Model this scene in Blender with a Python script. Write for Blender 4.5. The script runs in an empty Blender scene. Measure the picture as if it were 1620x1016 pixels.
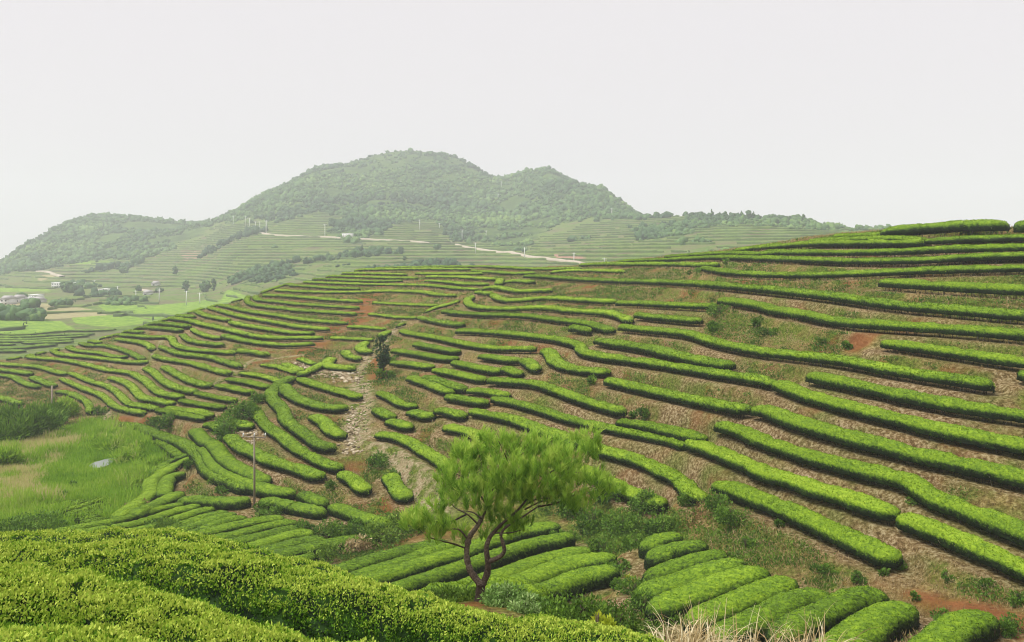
import bpy, math, time
import numpy as np
T0 = time.time()
rng = np.random.default_rng(7)
F = 1350.0; CX = 810.0; HY = 400.0        # focal length and horizon row, in photograph pixels
SC = bpy.context.scene
COL = SC.collection

# ------------------------------------------------------------------ noise
def _h(i, j, k, s):
    n = (i.astype(np.int64) * 73856093) ^ (j.astype(np.int64) * 19349663) ^ (k.astype(np.int64) * 83492791) ^ (s * 2654435761)
    n = (n ^ (n >> 13)) * 1274126177
    n = n ^ (n >> 16)
    return (n & 0xFFFF) / 65535.0
def vn(x, y, z=None, s=0):
    x = np.asarray(x, float); y = np.asarray(y, float); z = np.zeros_like(x) if z is None else np.asarray(z, float)
    i = np.floor(x); j = np.floor(y); k = np.floor(z)
    f = x - i; g = y - j; h = z - k
    f = f*f*(3-2*f); g = g*g*(3-2*g); h = h*h*(3-2*h)
    r = 0
    for a in (0, 1):
        for b in (0, 1):
            for c in (0, 1):
                w = (f if a else 1-f) * (g if b else 1-g) * (h if c else 1-h)
                r = r + w * _h(i+a, j+b, k+c, s)
    return r * 2 - 1
def fbm(x, y, z=None, s=0, o=3):
    r = 0; a = 1.0; m = 1.0
    for q in range(o):
        r = r + a * vn(x*m, y*m, None if z is None else z*m, s+q*17)
        a *= .5; m *= 2.03
    return r / (2 - 2**(1-o))
def sstep(a, b, x):
    t = np.clip((x-a)/(b-a), 0, 1); return t*t*(3-2*t)

# ------------------------------------------------------------------ terrain
def pchip_cols(X, Y, Q):
    """monotone cubic through (X[c],Y[c]) of each column c, at Q (shared)"""
    h = np.diff(X, axis=1); m = np.diff(Y, axis=1) / h
    d = np.zeros_like(Y)
    w1 = 2*h[:, 1:] + h[:, :-1]; w2 = h[:, 1:] + 2*h[:, :-1]
    same = (m[:, :-1] * m[:, 1:]) > 0
    with np.errstate(divide='ignore', invalid='ignore'):
        hm = (w1 + w2) / (w1/m[:, :-1] + w2/m[:, 1:])
    d[:, 1:-1] = np.where(same, hm, 0)
    d[:, 0] = m[:, 0]; d[:, -1] = m[:, -1]
    C = X.shape[0]; out = np.empty((C, len(Q)))
    for c in range(C):
        k = np.clip(np.searchsorted(X[c], Q) - 1, 0, X.shape[1]-2)
        hh = h[c, k]; t = np.clip((Q - X[c, k]) / hh, 0, 1)
        t2 = t*t; t3 = t2*t
        out[c] = (2*t3-3*t2+1)*Y[c, k] + (t3-2*t2+t)*hh*d[c, k] + (-2*t3+3*t2)*Y[c, k+1] + (t3-t2)*hh*d[c, k+1]
    return out
def pch1(x, y, q):
    x = np.asarray(x, float); y = np.asarray(y, float)
    return pchip_cols(x[None], y[None], np.clip(q, x[0], x[-1]))[0]

def Z(py, d): return (HY - py) / F * d
# each curve: list of (px, depth, z)
def cv(*pts):                      # (px, py, d)
    return [(a, c, Z(b, c)) for a, b, c in pts]
def gr(h, *pts):                   # crest pixel of a hedge of height h
    return [(a, c, Z(b, c) - h) for a, b, c in pts]
CURVES = [
    [(-900, 1.0, -2.0), (2500, 1.0, -2.3)],
    gr(.9, (-900, 900, 3.8), (-100, 968, 3.8), (100, 985, 3.8), (330, 1016, 3.8), (810, 1120, 3.8), (1300, 1230, 3.8), (2500, 1400, 3.8)),
    gr(.9, (-900, 810, 5.3), (0, 890, 5.3), (300, 945, 5.3), (560, 995, 5.3), (750, 1035, 5.3), (1080, 1090, 5.3), (1500, 1180, 5.3), (2500, 1300, 5.3)),
    gr(.9, (-900, 780, 7.0), (0, 835, 7.0), (217, 856, 7.0), (405, 890, 7.0), (584, 920, 7.0), (763, 950, 7.0), (887, 973, 7.0), (1040, 1007, 7.0), (1250, 1060, 7), (1600, 1150, 7.0), (2500, 1300, 7)),
    gr(.9, (-900, 775, 8.7), (0, 824, 8.7), (230, 839, 8.7), (405, 870, 8.7), (560, 905, 8.7), (763, 960, 8.7), (1040, 1030, 8.7), (1250, 1085, 8.7), (1600, 1170, 8.7), (2500, 1300, 8.7)),
    [(-900, 12, -4.9), (0, 12, -4.9), (400, 12, -5.3), (765, 12, -5.7), (1000, 12, -5.85), (1100, 12, -5.9), (1350, 12, -6.0), (1620, 12, -6.6), (2500, 12, -6.6)],
    [(-900, 20, -7.4), (0, 20, -7.4), (400, 20, -8.1), (600, 20, -8.5), (765, 20, -8.15), (950, 20, -8.9), (1100, 20, -9.7), (1200, 20, -10.6), (1300, 20, -11.3), (2500, 20, -11.5)],
    cv((-900, 835, 62), (0, 832, 62), (150, 835, 60), (300, 860, 56), (400, 880, 53), (600, 915, 48), (800, 960, 40), (1000, 1010, 33), (1200, 1060, 28), (1400, 1060, 26.5), (1620, 1030, 26), (2500, 1030, 24)),
    cv((-900, 700, 95), (0, 690, 95), (150, 668, 104), (220, 720, 86), (300, 775, 70), (400, 800, 63), (600, 840, 57), (800, 830, 57), (1000, 815, 53), (1200, 860, 41), (1400, 925, 34.5), (1620, 965, 30), (2500, 1000, 27)),
    cv((-900, 660, 110), (0, 655, 111), (150, 640, 117), (220, 655, 104), (300, 670, 88), (400, 720, 72), (600, 740, 68), (800, 730, 63), (1000, 740, 58), (1200, 760, 47), (1400, 800, 40), (1620, 830, 36), (2500, 860, 32)),
    cv((-900, 630, 124), (0, 625, 124), (150, 610, 128), (300, 610, 106), (400, 640, 88), (600, 640, 82), (800, 640, 72), (1000, 640, 65), (1200, 650, 54), (1400, 680, 46), (1620, 690, 42), (2500, 700, 38)),
    cv((-900, 606, 136), (0, 600, 136), (150, 580, 140), (300, 550, 128), (400, 570, 112), (600, 560, 108), (800, 550, 88), (1000, 545, 77), (1200, 540, 66), (1400, 560, 55), (1620, 570, 49), (2500, 590, 44)),
    cv((-900, 594, 144), (0, 585, 144), (150, 558, 150), (300, 510, 145), (400, 500, 140), (600, 475, 145), (800, 470, 120), (1000, 460, 102), (1200, 450, 80), (1400, 460, 66), (1620, 470, 58), (2500, 490, 50)),
    cv((-900, 586, 152), (0, 575, 152), (80, 561, 156), (150, 544, 160), (200, 530, 163), (250, 514, 166), (300, 498, 170), (330, 490, 172), (384, 477, 174), (411, 468, 176), (450, 455, 180), (500, 445, 184), (545, 436, 186), (575, 430, 186), (620, 427, 185), (800, 425, 175), (900, 422, 165), (1000, 413, 150), (1100, 403, 138), (1200, 391, 122), (1300, 375, 104), (1400, 367, 90), (1500, 366, 80), (1620, 362, 72), (2500, 350, 60)),
    [(-900, 182, -27), (0, 182, -26.6), (150, 215, -26.5), (300, 235, -26.5), (400, 240, -25), (600, 245, -15), (1000, 215, -10), (1200, 175, -7), (1400, 150, -5), (1620, 130, -4), (2500, 110, -4)],
    [(-900, 250, -27), (0, 250, -27), (150, 330, -26.9), (300, 420, -26), (400, 450, -19.5), (600, 450, -8.4), (800, 450, -9.5), (1000, 380, -4.2), (1200, 330, .5), (1400, 300, 4), (1620, 300, 2), (2500, 300, 0)],
    cv((-900, 500, 350), (0, 500, 350), (150, 475, 480), (300, 455, 600), (400, 430, 560), (600, 400, 560), (800, 405, 520), (1000, 395, 450), (1200, 382, 420), (1400, 372, 400), (1620, 378, 400), (2500, 400, 400)),
    cv((-900, 470, 500), (0, 470, 500), (150, 450, 640), (300, 420, 720), (400, 385, 680), (600, 378, 680), (800, 390, 640), (1000, 380, 540), (1200, 365, 500), (1400, 370, 500), (1620, 375, 500), (2500, 400, 500)),
    cv((-900, 455, 700), (0, 445, 700), (150, 405, 860), (300, 388, 860), (400, 362, 820), (600, 320, 920), (800, 345, 850), (1000, 360, 640), (1200, 354, 560), (1400, 366, 560), (1620, 374, 560), (2500, 400, 560)),
    cv((-900, 520, 1000), (-120, 452, 1000), (0, 417, 1000), (30, 397, 1020), (60, 379, 1050), (105, 356, 1100), (150, 343, 1150), (200, 342, 1160), (250, 349, 1150), (300, 354, 1130), (335, 353, 1130), (370, 336, 1140), (400, 319, 1150), (450, 296, 1180), (500, 272, 1220), (560, 259, 1270), (600, 247, 1300), (640, 243, 1300), (700, 248, 1290), (745, 264, 1260), (780, 286, 1220), (800, 290, 1200), (830, 279, 1170), (862, 273, 1150), (900, 289, 1100), (960, 312, 1000), (1005, 340, 900), (1040, 345, 780), (1100, 343, 690), (1200, 347, 650), (1260, 347, 630), (1300, 357, 625), (1350, 363, 620), (1400, 370, 620), (1620, 385, 620), (2500, 420, 620)),
    [(-900, 1350, -60), (300, 1500, -60), (600, 1700, -60), (860, 1500, -60), (1000, 1100, -60), (1200, 850, -60), (2500, 820, -60)],
    [(-900, 2100, -70), (2500, 2100, -70)],
]
US = np.concatenate([np.linspace(-1.5, -.76, 26), np.linspace(-.75, .75, 900), np.linspace(.76, 1.5, 26)])
PXS = CX + F * US
S_near = np.concatenate([np.linspace(0, math.log(22), 110)[:-1], np.linspace(math.log(22), math.log(215), 720)])
S_far = np.linspace(math.log(215), math.log(2100), 560)[1:]
SS = np.concatenate([S_near, S_far])
DK = np.array([pch1([p[0] for p in c], [math.log(p[1]) for p in c], PXS) for c in CURVES]).T
ZK = np.array([pch1([p[0] for p in c], [p[2] for p in c], PXS) for c in CURVES]).T
for k in range(1, DK.shape[1]):
    DK[:, k] = np.maximum(DK[:, k], DK[:, k-1] + .02)
ZB = pchip_cols(DK, ZK, SS)          # (cols, rows)
DD = np.exp(SS)[None, :]
GX = US[:, None] * DD; GY = np.broadcast_to(DD, GX.shape)

def col_at(u, A):
    f = np.interp(u, US, np.arange(len(US))); i = int(min(f, len(US)-2)); t = f - i
    return A[i]*(1-t) + A[i+1]*t
def hit(px, py, h=0., dmin=26., dmax=205., A=None):
    """where the ray through a photograph pixel meets the land raised by h"""
    A = ZB if A is None else A
    u = (px-CX)/F
    z = col_at(u, A); d = np.exp(SS)
    m = (d >= dmin) & (d <= dmax)
    dd = d[m]; r = HY - F*(z[m]+h)/dd
    idx = np.nonzero(r <= py)[0]
    if len(idx) == 0:
        i = int(np.argmin(r)); D = dd[i]
    elif idx[0] == 0:
        D = dd[0]
    else:
        i = idx[0]; t = (r[i-1]-py)/(r[i-1]-r[i]+1e-9); D = dd[i-1]*(1-t)+dd[i]*t
    zz = float(np.interp(math.log(D), SS, z))
    return u*D, D, zz
def bil(A, x, y):
    d = np.maximum(y, 1.001); u = x/d; s = np.log(d)
    f = np.interp(u, US, np.arange(len(US))); g = np.interp(s, SS, np.arange(len(SS)))
    i = np.minimum(f.astype(int), len(US)-2); j = np.minimum(g.astype(int), len(SS)-2)
    a = f-i; b = g-j
    return A[i, j]*(1-a)*(1-b)+A[i+1, j]*a*(1-b)+A[i, j+1]*(1-a)*b+A[i+1, j+1]*a*b

# ------------------------------------------------------------------ mesh helpers
MATS = {}
def build(name, V, faces, mat, tint=None, parent=None, smooth=False, extra=None):
    """faces: list of int arrays (n,3) or (n,4)"""
    V = np.asarray(V, np.float32)
    me = bpy.data.meshes.new(name)
    me.vertices.add(len(V)); me.vertices.foreach_set('co', V.ravel())
    faces = [np.asarray(f, np.int32) for f in faces if len(f)]
    nl = sum(f.size for f in faces); npol = sum(len(f) for f in faces)
    me.loops.add(nl); me.polygons.add(npol)
    me.loops.foreach_set('vertex_index', np.concatenate([f.ravel() for f in faces]))
    st = []; o = 0
    for f in faces:
        st.append(o + np.arange(len(f)) * f.shape[1]); o += f.size
    me.polygons.foreach_set('loop_start', np.concatenate(st).astype(np.int32))
    if smooth: me.polygons.foreach_set('use_smooth', np.ones(npol, bool))
    for k, v in ({'tint': tint} if tint is not None else {}).items():
        a = me.attributes.new(k, 'FLOAT', 'POINT'); a.data.foreach_set('value', np.asarray(v, np.float32))
    for k, v in (extra or {}).items():
        a = me.attributes.new(k, 'FLOAT', 'POINT'); a.data.foreach_set('value', np.asarray(v, np.float32))
    me.update(calc_edges=True)
    if mat: me.materials.append(mat)
    ob = bpy.data.objects.new(name, me); COL.objects.link(ob)
    if parent is not None: ob.parent = parent
    return ob
def tag(o, label=None, cat=None, group=None, kind=None):
    if label: o['label'] = label
    if cat: o['category'] = cat
    if group: o['group'] = group
    if kind: o['kind'] = kind
    return o
def empty(name, loc):
    o = bpy.data.objects.new(name, None); o.location = loc; o.empty_display_size = .3; COL.objects.link(o); return o
class MB:
    def __init__(s): s.V = []; s.Q = []; s.T = []; s.t = []; s.n = 0
    def add(s, V, Q=None, T=None, tint=0.5):
        V = np.asarray(V, float).reshape(-1, 3)
        if Q is not None and len(Q): s.Q.append(np.asarray(Q, int).reshape(-1, 4) + s.n)
        if T is not None and len(T): s.T.append(np.asarray(T, int).reshape(-1, 3) + s.n)
        s.V.append(V); s.t.append(np.broadcast_to(np.asarray(tint, float), (len(V),)).copy()); s.n += len(V)
    def build(s, name, mat, parent=None, smooth=False, off=(0, 0, 0)):
        V = np.concatenate(s.V) - np.asarray(off)
        f = []
        if s.Q: f.append(np.concatenate(s.Q))
        if s.T: f.append(np.concatenate(s.T))
        return build(name, V, f, mat, np.concatenate(s.t), parent, smooth)
    def box(s, c, size, rz=0, tint=.5):
        x, y, z = [q/2 for q in size]
        P = np.array([(a*x, b*y, g*z) for g in (-1, 1) for b in (-1, 1) for a in (-1, 1)])
        ca, sa = math.cos(rz), math.sin(rz)
        R = np.array([[ca, -sa, 0], [sa, ca, 0], [0, 0, 1]])
        P = P @ R.T + np.asarray(c)
        s.add(P, [(0, 2, 3, 1), (4, 5, 7, 6), (0, 1, 5, 4), (2, 6, 7, 3), (0, 4, 6, 2), (1, 3, 7, 5)], tint=tint)
    def tube(s, P, R, n=7, tint=.5, cap=True):
        P = np.asarray(P, float); R = np.broadcast_to(np.asarray(R, float), (len(P),))
        tg = np.gradient(P, axis=0); tg /= np.linalg.norm(tg, axis=1)[:, None] + 1e-9
        up = np.array([.3, .9, .2]) if abs(tg[0, 2]) > .8 else np.array([0, 0, 1.])
        a = np.cross(tg, up); a /= np.linalg.norm(a, axis=1)[:, None] + 1e-9
        b = np.cross(tg, a)
        th = np.arange(n)/n*2*math.pi
        V = P[:, None] + R[:, None, None]*(a[:, None]*np.cos(th)[None, :, None] + b[:, None]*np.sin(th)[None, :, None])
        i = np.arange(len(P)-1)[:, None]*n; j = np.arange(n)[None]; k = (j+1) % n
        Q = np.stack([i+j, i+k, i+n+k, i+n+j], -1).reshape(-1, 4)
        V = V.reshape(-1, 3); T = []
        if cap:
            V = np.concatenate([V, P[:1], P[-1:]]); m = len(P)*n
            T = [(m, (q+1) % n, q) for q in range(n)] + [(m+1, m-n+q, m-n+(q+1) % n) for q in range(n)]
        s.add(V, Q, T, tint)
def nrm(v): return v/(np.linalg.norm(v, axis=-1, keepdims=True)+1e-9)
def leafcards(P, D, L, W, fold=.25):
    """diamond leaves at P, pointing along D, length L, width W -> V, Q"""
    n = len(P); D = nrm(D)
    r = rng.normal(size=(n, 3)); S = nrm(np.cross(D, r)); U = np.cross(S, D)
    L = np.broadcast_to(L, (n,))[:, None]; W = np.broadcast_to(W, (n,))[:, None]
    V = np.stack([P, P+D*L*.45+S*W*.5+U*W*fold, P+D*L, P+D*L*.45-S*W*.5+U*W*fold], 1)
    return V.reshape(-1, 3), np.arange(4*n).reshape(n, 4)

# ------------------------------------------------------------------ materials
def newmat(name):
    m = bpy.data.materials.new(name); m.use_nodes = True
    nt = m.node_tree; nt.nodes.clear()
    return m, nt, lambda t, **k: _node(nt, t, **k)
def _node(nt, t, **k):
    n = nt.nodes.new('ShaderNode'+t)
    for a, b in k.items():
        if a in n.inputs.keys() if isinstance(a, str) else False: n.inputs[a].default_value = b
        else: setattr(n, a, b)
    return n
def ramp(nt, pts, fac):
    r = nt.nodes.new('ShaderNodeValToRGB'); e = r.color_ramp.elements
    while len(e) < len(pts): e.new(.5)
    for q, (p, c) in zip(e, pts): q.position = p; q.color = (*c, 1)
    nt.links.new(fac, r.inputs[0]); return r.outputs[0]
def mth(nt, op, a, b=None, c=None, clamp=False):
    n = nt.nodes.new('ShaderNodeMath'); n.operation = op; n.use_clamp = clamp
    for i, v in enumerate((a, b, c)):
        if v is None: continue
        if isinstance(v, (int, float)): n.inputs[i].default_value = v
        else: nt.links.new(v, n.inputs[i])
    return n.outputs[0]
def noise(nt, scale, detail=3, rough=.55, coord='Object'):
    tc = nt.nodes.new('ShaderNodeTexCoord'); n = nt.nodes.new('ShaderNodeTexNoise')
    n.inputs['Scale'].default_value = scale; n.inputs['Detail'].default_value = detail; n.inputs['Roughness'].default_value = rough
    nt.links.new(tc.outputs[coord], n.inputs['Vector']); return n.outputs['Fac']
def attr(nt, name):
    n = nt.nodes.new('ShaderNodeAttribute'); n.attribute_name = name; return n.outputs['Fac']
def mixc(nt, f, a, b):
    n = nt.nodes.new('ShaderNodeMix'); n.data_type = 'RGBA'
    for i, v in ((0, f), (6, a), (7, b)):
        if isinstance(v, (int, float)): n.inputs[i].default_value = v
        elif isinstance(v, tuple): n.inputs[i].default_value = (*v, 1)
        else: nt.links.new(v, n.inputs[i])
    return n.outputs[2]
def finish(nt, col, rough=.6, spec=.3, trans=0, bump=None, bstr=.3, bdist=.05):
    p = nt.nodes.new('ShaderNodeBsdfPrincipled'); o = nt.nodes.new('ShaderNodeOutputMaterial')
    if isinstance(col, tuple): p.inputs['Base Color'].default_value = (*col, 1)
    else: nt.links.new(col, p.inputs['Base Color'])
    p.inputs['Roughness'].default_value = rough; p.inputs['Specular IOR Level'].default_value = spec
    if bump is not None:
        b = nt.nodes.new('ShaderNodeBump'); b.inputs['Strength'].default_value = bstr; b.inputs['Distance'].default_value = bdist
        nt.links.new(bump, b.inputs['Height']); nt.links.new(b.outputs[0], p.inputs['Normal'])
    sh = p.outputs[0]
    if trans > 0:
        t = nt.nodes.new('ShaderNodeBsdfTranslucent'); mx = nt.nodes.new('ShaderNodeMixShader'); mx.inputs[0].default_value = trans
        if isinstance(col, tuple): t.inputs[0].default_value = (*col, 1)
        else: nt.links.new(col, t.inputs[0])
        nt.links.new(sh, mx.inputs[1]); nt.links.new(t.outputs[0], mx.inputs[2]); sh = mx.outputs[0]
    nt.links.new(sh, o.inputs[0])
def leafmat(name, pts, trans=.2, n1=1.2, n2=9, rough=.6, spec=.15, a1=.22, a2=.25, bsc=0, bs=.6, bd=.1):
    m, nt, N = newmat(name)
    t = attr(nt, 'tint')
    f = mth(nt, 'MULTIPLY_ADD', mth(nt, 'SUBTRACT', noise(nt, n1, 2), .5), a1*2, t)
    f = mth(nt, 'MULTIPLY_ADD', mth(nt, 'SUBTRACT', noise(nt, n2, 3), .5), a2*2, f, clamp=True)
    finish(nt, ramp(nt, pts, f), rough, spec, trans, bump=noise(nt, bsc, 2, .6) if bsc else None, bstr=bs, bdist=bd)
    return m
M = {}
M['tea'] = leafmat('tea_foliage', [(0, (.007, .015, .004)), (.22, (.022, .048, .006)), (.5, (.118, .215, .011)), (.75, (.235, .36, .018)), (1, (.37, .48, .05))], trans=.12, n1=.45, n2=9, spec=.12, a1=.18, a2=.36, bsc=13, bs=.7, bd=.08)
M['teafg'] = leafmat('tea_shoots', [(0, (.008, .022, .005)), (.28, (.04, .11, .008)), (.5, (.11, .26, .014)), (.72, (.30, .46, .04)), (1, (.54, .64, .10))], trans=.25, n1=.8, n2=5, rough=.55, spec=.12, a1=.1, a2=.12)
M['stem'] = leafmat('woody_stems', [(0, (.03, .022, .014)), (.6, (.12, .09, .06)), (1, (.42, .38, .30))], trans=0, rough=.8)
M['weed'] = leafmat('weed_leaves', [(0, (.03, .065, .012)), (.4, (.085, .17, .02)), (.75, (.19, .31, .035)), (1, (.32, .42, .06))], n1=.6, n2=4)
M['shrub'] = leafmat('shrub_leaves', [(0, (.025, .055, .012)), (.4, (.085, .18, .02)), (.75, (.18, .32, .035)), (1, (.32, .44, .07))], n1=.6, n2=4)
M['grey'] = leafmat('silver_leaves', [(0, (.05, .11, .02)), (.5, (.17, .31, .06)), (1, (.42, .54, .22))], n1=.6, n2=4)
M['sap'] = leafmat('yellow_green_leaves', [(0, (.12, .2, .01)), (.5, (.32, .42, .02)), (1, (.5, .55, .05))], trans=.3)
M['pine'] = leafmat('pine_needles', [(0, (.04, .09, .015)), (.3, (.17, .34, .035)), (.7, (.40, .60, .08)), (1, (.56, .68, .14))], trans=.45, n1=1.2, n2=3, a1=.12, a2=.1)
M['darktree'] = leafmat('dark_tree_leaves', [(0, (.012, .03, .012)), (.5, (.045, .095, .035)), (1, (.11, .18, .06))])
M['straw'] = leafmat('dry_straw', [(0, (.14, .08, .03)), (.4, (.36, .26, .11)), (.75, (.56, .45, .24)), (1, (.72, .64, .44))], trans=.2, n1=.3, n2=3)
M['grass'] = leafmat('grass_blades', [(0, (.07, .16, .012)), (.35, (.20, .38, .025)), (.65, (.36, .54, .05)), (1, (.60, .53, .25))], trans=.3, n1=.08, n2=.8, a1=.25, a2=.15)
M['forest'] = leafmat('forest_crowns', [(0, (.012, .034, .016)), (.4, (.040, .092, .032)), (.75, (.085, .165, .045)), (1, (.16, .25, .06))], trans=0, n1=.012, n2=.12, a1=.35, a2=.3)
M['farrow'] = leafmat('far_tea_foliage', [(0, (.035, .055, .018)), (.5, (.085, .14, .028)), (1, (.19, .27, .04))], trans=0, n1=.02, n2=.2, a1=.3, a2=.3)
M['stone'] = leafmat('pale_stone', [(0, (.10, .075, .04)), (.5, (.28, .22, .13)), (1, (.50, .43, .31))], trans=0, n1=1, n2=12, rough=.9)
M['bark'] = leafmat('pine_bark', [(0, (.02, .015, .011)), (.5, (.085, .062, .045)), (1, (.26, .21, .16))], trans=0, n1=4, n2=25, rough=.9, a2=.5)
M['wood'] = leafmat('weathered_wood', [(0, (.12, .09, .06)), (.5, (.26, .21, .16)), (1, (.42, .36, .29))], trans=0, n1=1, n2=9, rough=.85)
M['concrete'] = leafmat('pale_concrete', [(0, (.5, .5, .48)), (.5, (.74, .74, .72)), (1, (.84, .84, .82))], trans=0, n1=.3, n2=2, rough=.85)
M['white'] = leafmat('white_render', [(0, (.5, .49, .47)), (.5, (.80, .79, .77)), (1, (.86, .86, .85))], trans=0, n1=.3, n2=1.5, rough=.85)
M['roof'] = leafmat('grey_roof', [(0, (.18, .17, .17)), (.5, (.38, .36, .35)), (1, (.6, .58, .56))], trans=0, n1=.3, n2=2, rough=.8)
M['dark'] = leafmat('dark_opening', [(0, (.02, .02, .02)), (1, (.06, .06, .065))], trans=0, rough=.3)
M['road'] = leafmat('pale_road', [(0, (.26, .22, .15)), (.5, (.42, .36, .28)), (1, (.55, .50, .42))], trans=0, n1=.05, n2=.5, rough=.9)
def groundmat():
    m, nt, N = newmat('hillside_soil')
    n0 = noise(nt, .18, 4, .6); n1 = noise(nt, .9, 5, .65); n2 = noise(nt, 5, 4, .7); n3 = noise(nt, .35, 3, .6)
    straw = ramp(nt, [(.32, (.10, .065, .02)), (.44, (.26, .19, .06)), (.56, (.44, .34, .13)), (.7, (.60, .50, .26))], n2)
    soil = ramp(nt, [(.3, (.11, .06, .022)), (.5, (.25, .145, .055)), (.7, (.40, .27, .12))], n2)
    moss = ramp(nt, [(.3, (.05, .075, .010)), (.5, (.13, .18, .022)), (.7, (.27, .32, .05))], n2)
    red = ramp(nt, [(.25, (.20, .065, .022)), (.7, (.36, .14, .05))], n1)
    bank = mixc(nt, ramp(nt, [(.38, (0,)*3), (.62, (1,)*3)], n1), soil, straw)
    bank = mixc(nt, ramp(nt, [(.36, (0,)*3), (.54, (1,)*3)], n3), bank, moss)
    bank = mixc(nt, mth(nt, 'MULTIPLY', ramp(nt, [(.56, (0,)*3), (.66, (1,)*3)], n0), .8), bank, red)
    bank = mixc(nt, attr(nt, 'red'), bank, red)
    shelf = ramp(nt, [(.34, (.09, .055, .02)), (.48, (.25, .165, .07)), (.62, (.54, .43, .25))], n2)
    c = mixc(nt, attr(nt, 'shelf'), bank, shelf)
    lush = ramp(nt, [(.25, (.07, .14, .012)), (.5, (.17, .30, .02)), (.8, (.32, .42, .06))], n1)
    c = mixc(nt, attr(nt, 'lush'), c, lush)
    dry = ramp(nt, [(.25, (.20, .19, .06)), (.5, (.36, .31, .14)), (.8, (.50, .42, .24))], n1)
    c = mixc(nt, attr(nt, 'dry'), c, dry)
    pth = ramp(nt, [(.3, (.20, .14, .06)), (.47, (.38, .30, .16)), (.65, (.56, .48, .32))], n2); pth = mixc(nt, ramp(nt, [(.45, (0,)*3), (.6, (1,)*3)], n1), pth, moss)
    c = mixc(nt, attr(nt, 'path'), c, pth)
    finish(nt, c, .95, .1, bump=n2, bstr=1.0, bdist=.45)
    return m
M['ground'] = groundmat()
def farmat():
    m, nt, N = newmat('far_hill_soil')
    n0 = noise(nt, .010, 4, .6); n1 = noise(nt, .05, 5, .65); n2 = noise(nt, .35, 4, .7)
    soil = ramp(nt, [(.3, (.10, .085, .045)), (.5, (.18, .155, .085)), (.7, (.30, .26, .16))], n1)
    g = ramp(nt, [(.3, (.05, .09, .02)), (.5, (.10, .16, .03)), (.75, (.19, .25, .05))], n2)
    c = mixc(nt, ramp(nt, [(.36, (0,)*3), (.56, (1,)*3)], n1), soil, g)
    c = mixc(nt, attr(nt, 'forest'), c, ramp(nt, [(.3, (.03, .06, .018)), (.7, (.10, .16, .035))], n1))
    c = mixc(nt, attr(nt, 'lush'), c, ramp(nt, [(.32, (.09, .17, .025)), (.5, (.16, .27, .03)), (.68, (.27, .38, .06))], n2))
    c = mixc(nt, attr(nt, 'dry'), c, ramp(nt, [(.3, (.22, .20, .09)), (.7, (.36, .32, .17))], n2))
    c = mixc(nt, attr(nt, 'red'), c, ramp(nt, [(.3, (.25, .12, .08)), (.7, (.38, .24, .18))], n2))
    finish(nt, c, .95, .1)
    return m
M['far'] = farmat()
def pondmat():
    m, nt, N = newmat('pond_water'); finish(nt, (.20, .22, .20), .3, .5, bump=noise(nt, 1.5, 4), bstr=.5); return m
M['water'] = pondmat()
# ------------------------------------------------------------------ hedge centre lines, measured on enlarged views of the photograph
TILES = {'A': (190, 400, 5.978), 'B': (460, 400, 5.978), 'C': (730, 400, 5.978), 'D': (1000, 370, 5.978), 'E': (0, 540, 5.978),
         'F': (230, 540, 5.978), 'G': (230, 680, 5.978), 'H': (60, 740, 5.978), 'U': (0, 420, 5.978), 'V': (600, 660, 3.3875),
         'Q': (0, 500, 3.909), 'K': (405, 500, 3.909), 'L': (810, 500, 3.909), 'M': (1215, 500, 3.909),
         'R': (0, 756, 3.909), 'S': (405, 756, 3.909), 'W': (810, 756, 3.909), 'X': (1215, 756, 3.909), 'T': (1080, 300, 2.989),
         'O': (0, 220, 2.989), 'P': (540, 220, 2.989), 'Z': (0, 0, 1)}
def parse(s):
    out = []; t = None
    for tok in s.split():
        if tok in TILES: t = TILES[tok]; continue
        a, b = tok.split(','); out.append((t[0]+float(a)/t[2], t[1]+float(b)/t[2]))
    return out
# block: (phrase, width, height, lines)
HB = {}
HB['ridge'] = ('on the crest of the middle ridge', 1.35, .72, '''
B 780,120 1200,114 1614,114 C 250,124 600,142 850,146 1120,138
B 600,155 900,150 1200,146 1614,148 C 0,150 90,148
C 100,165 350,180 500,190 700,185
C 840,178 1000,160 1300,160 1530,168
B 500,185 800,190 1100,200
B 1180,190 1614,192 C 0,192 200,190
B 340,213 600,218 900,228 1200,232
B 1280,222 1614,222 C 0,226 150,232 320,245
B 220,240 500,250 800,262 1060,255
B 1270,255 1400,260 1614,280 C 0,285 250,288
B 130,270 400,280 700,290 1000,295 1300,300 1614,330 C 0,330 150,335''')
HB['spur'] = ('on the left spur running to the red gully', 1.25, .76, '''
A 1320,350 1440,310 1614,288 B 0,300 200,312 420,328 660,332
A 1480,345 1614,352 B 0,352 200,362 450,365 700,360 900,352 1050,355 1250,362 1380,385 1550,395
A 1370,395 1614,402 B 0,405 200,420 430,440 680,455
A 1280,405 1290,432 1450,448 1614,465 B 0,468 300,490 650,510
A 1215,395 1190,440 1250,480 1400,502 1614,525 B 0,530 300,550 630,570
A 940,485 1050,505 1150,530 1300,555 1614,600 B 0,605 250,635 540,655
A 840,510 950,540 1100,580 1300,620 1614,675 B 0,680 200,700 370,715
A 730,545 800,580 950,610 1030,625
A 1040,645 1200,680 1400,710 1614,742 B 0,742 230,750
A 470,610 650,630 800,670 950,700 1100,735 1250,770 1400,790 1614,800 B 0,795 310,795
A 975,770 1100,800 1250,830 1450,855 1614,865 B 0,860 230,850''')
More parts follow.
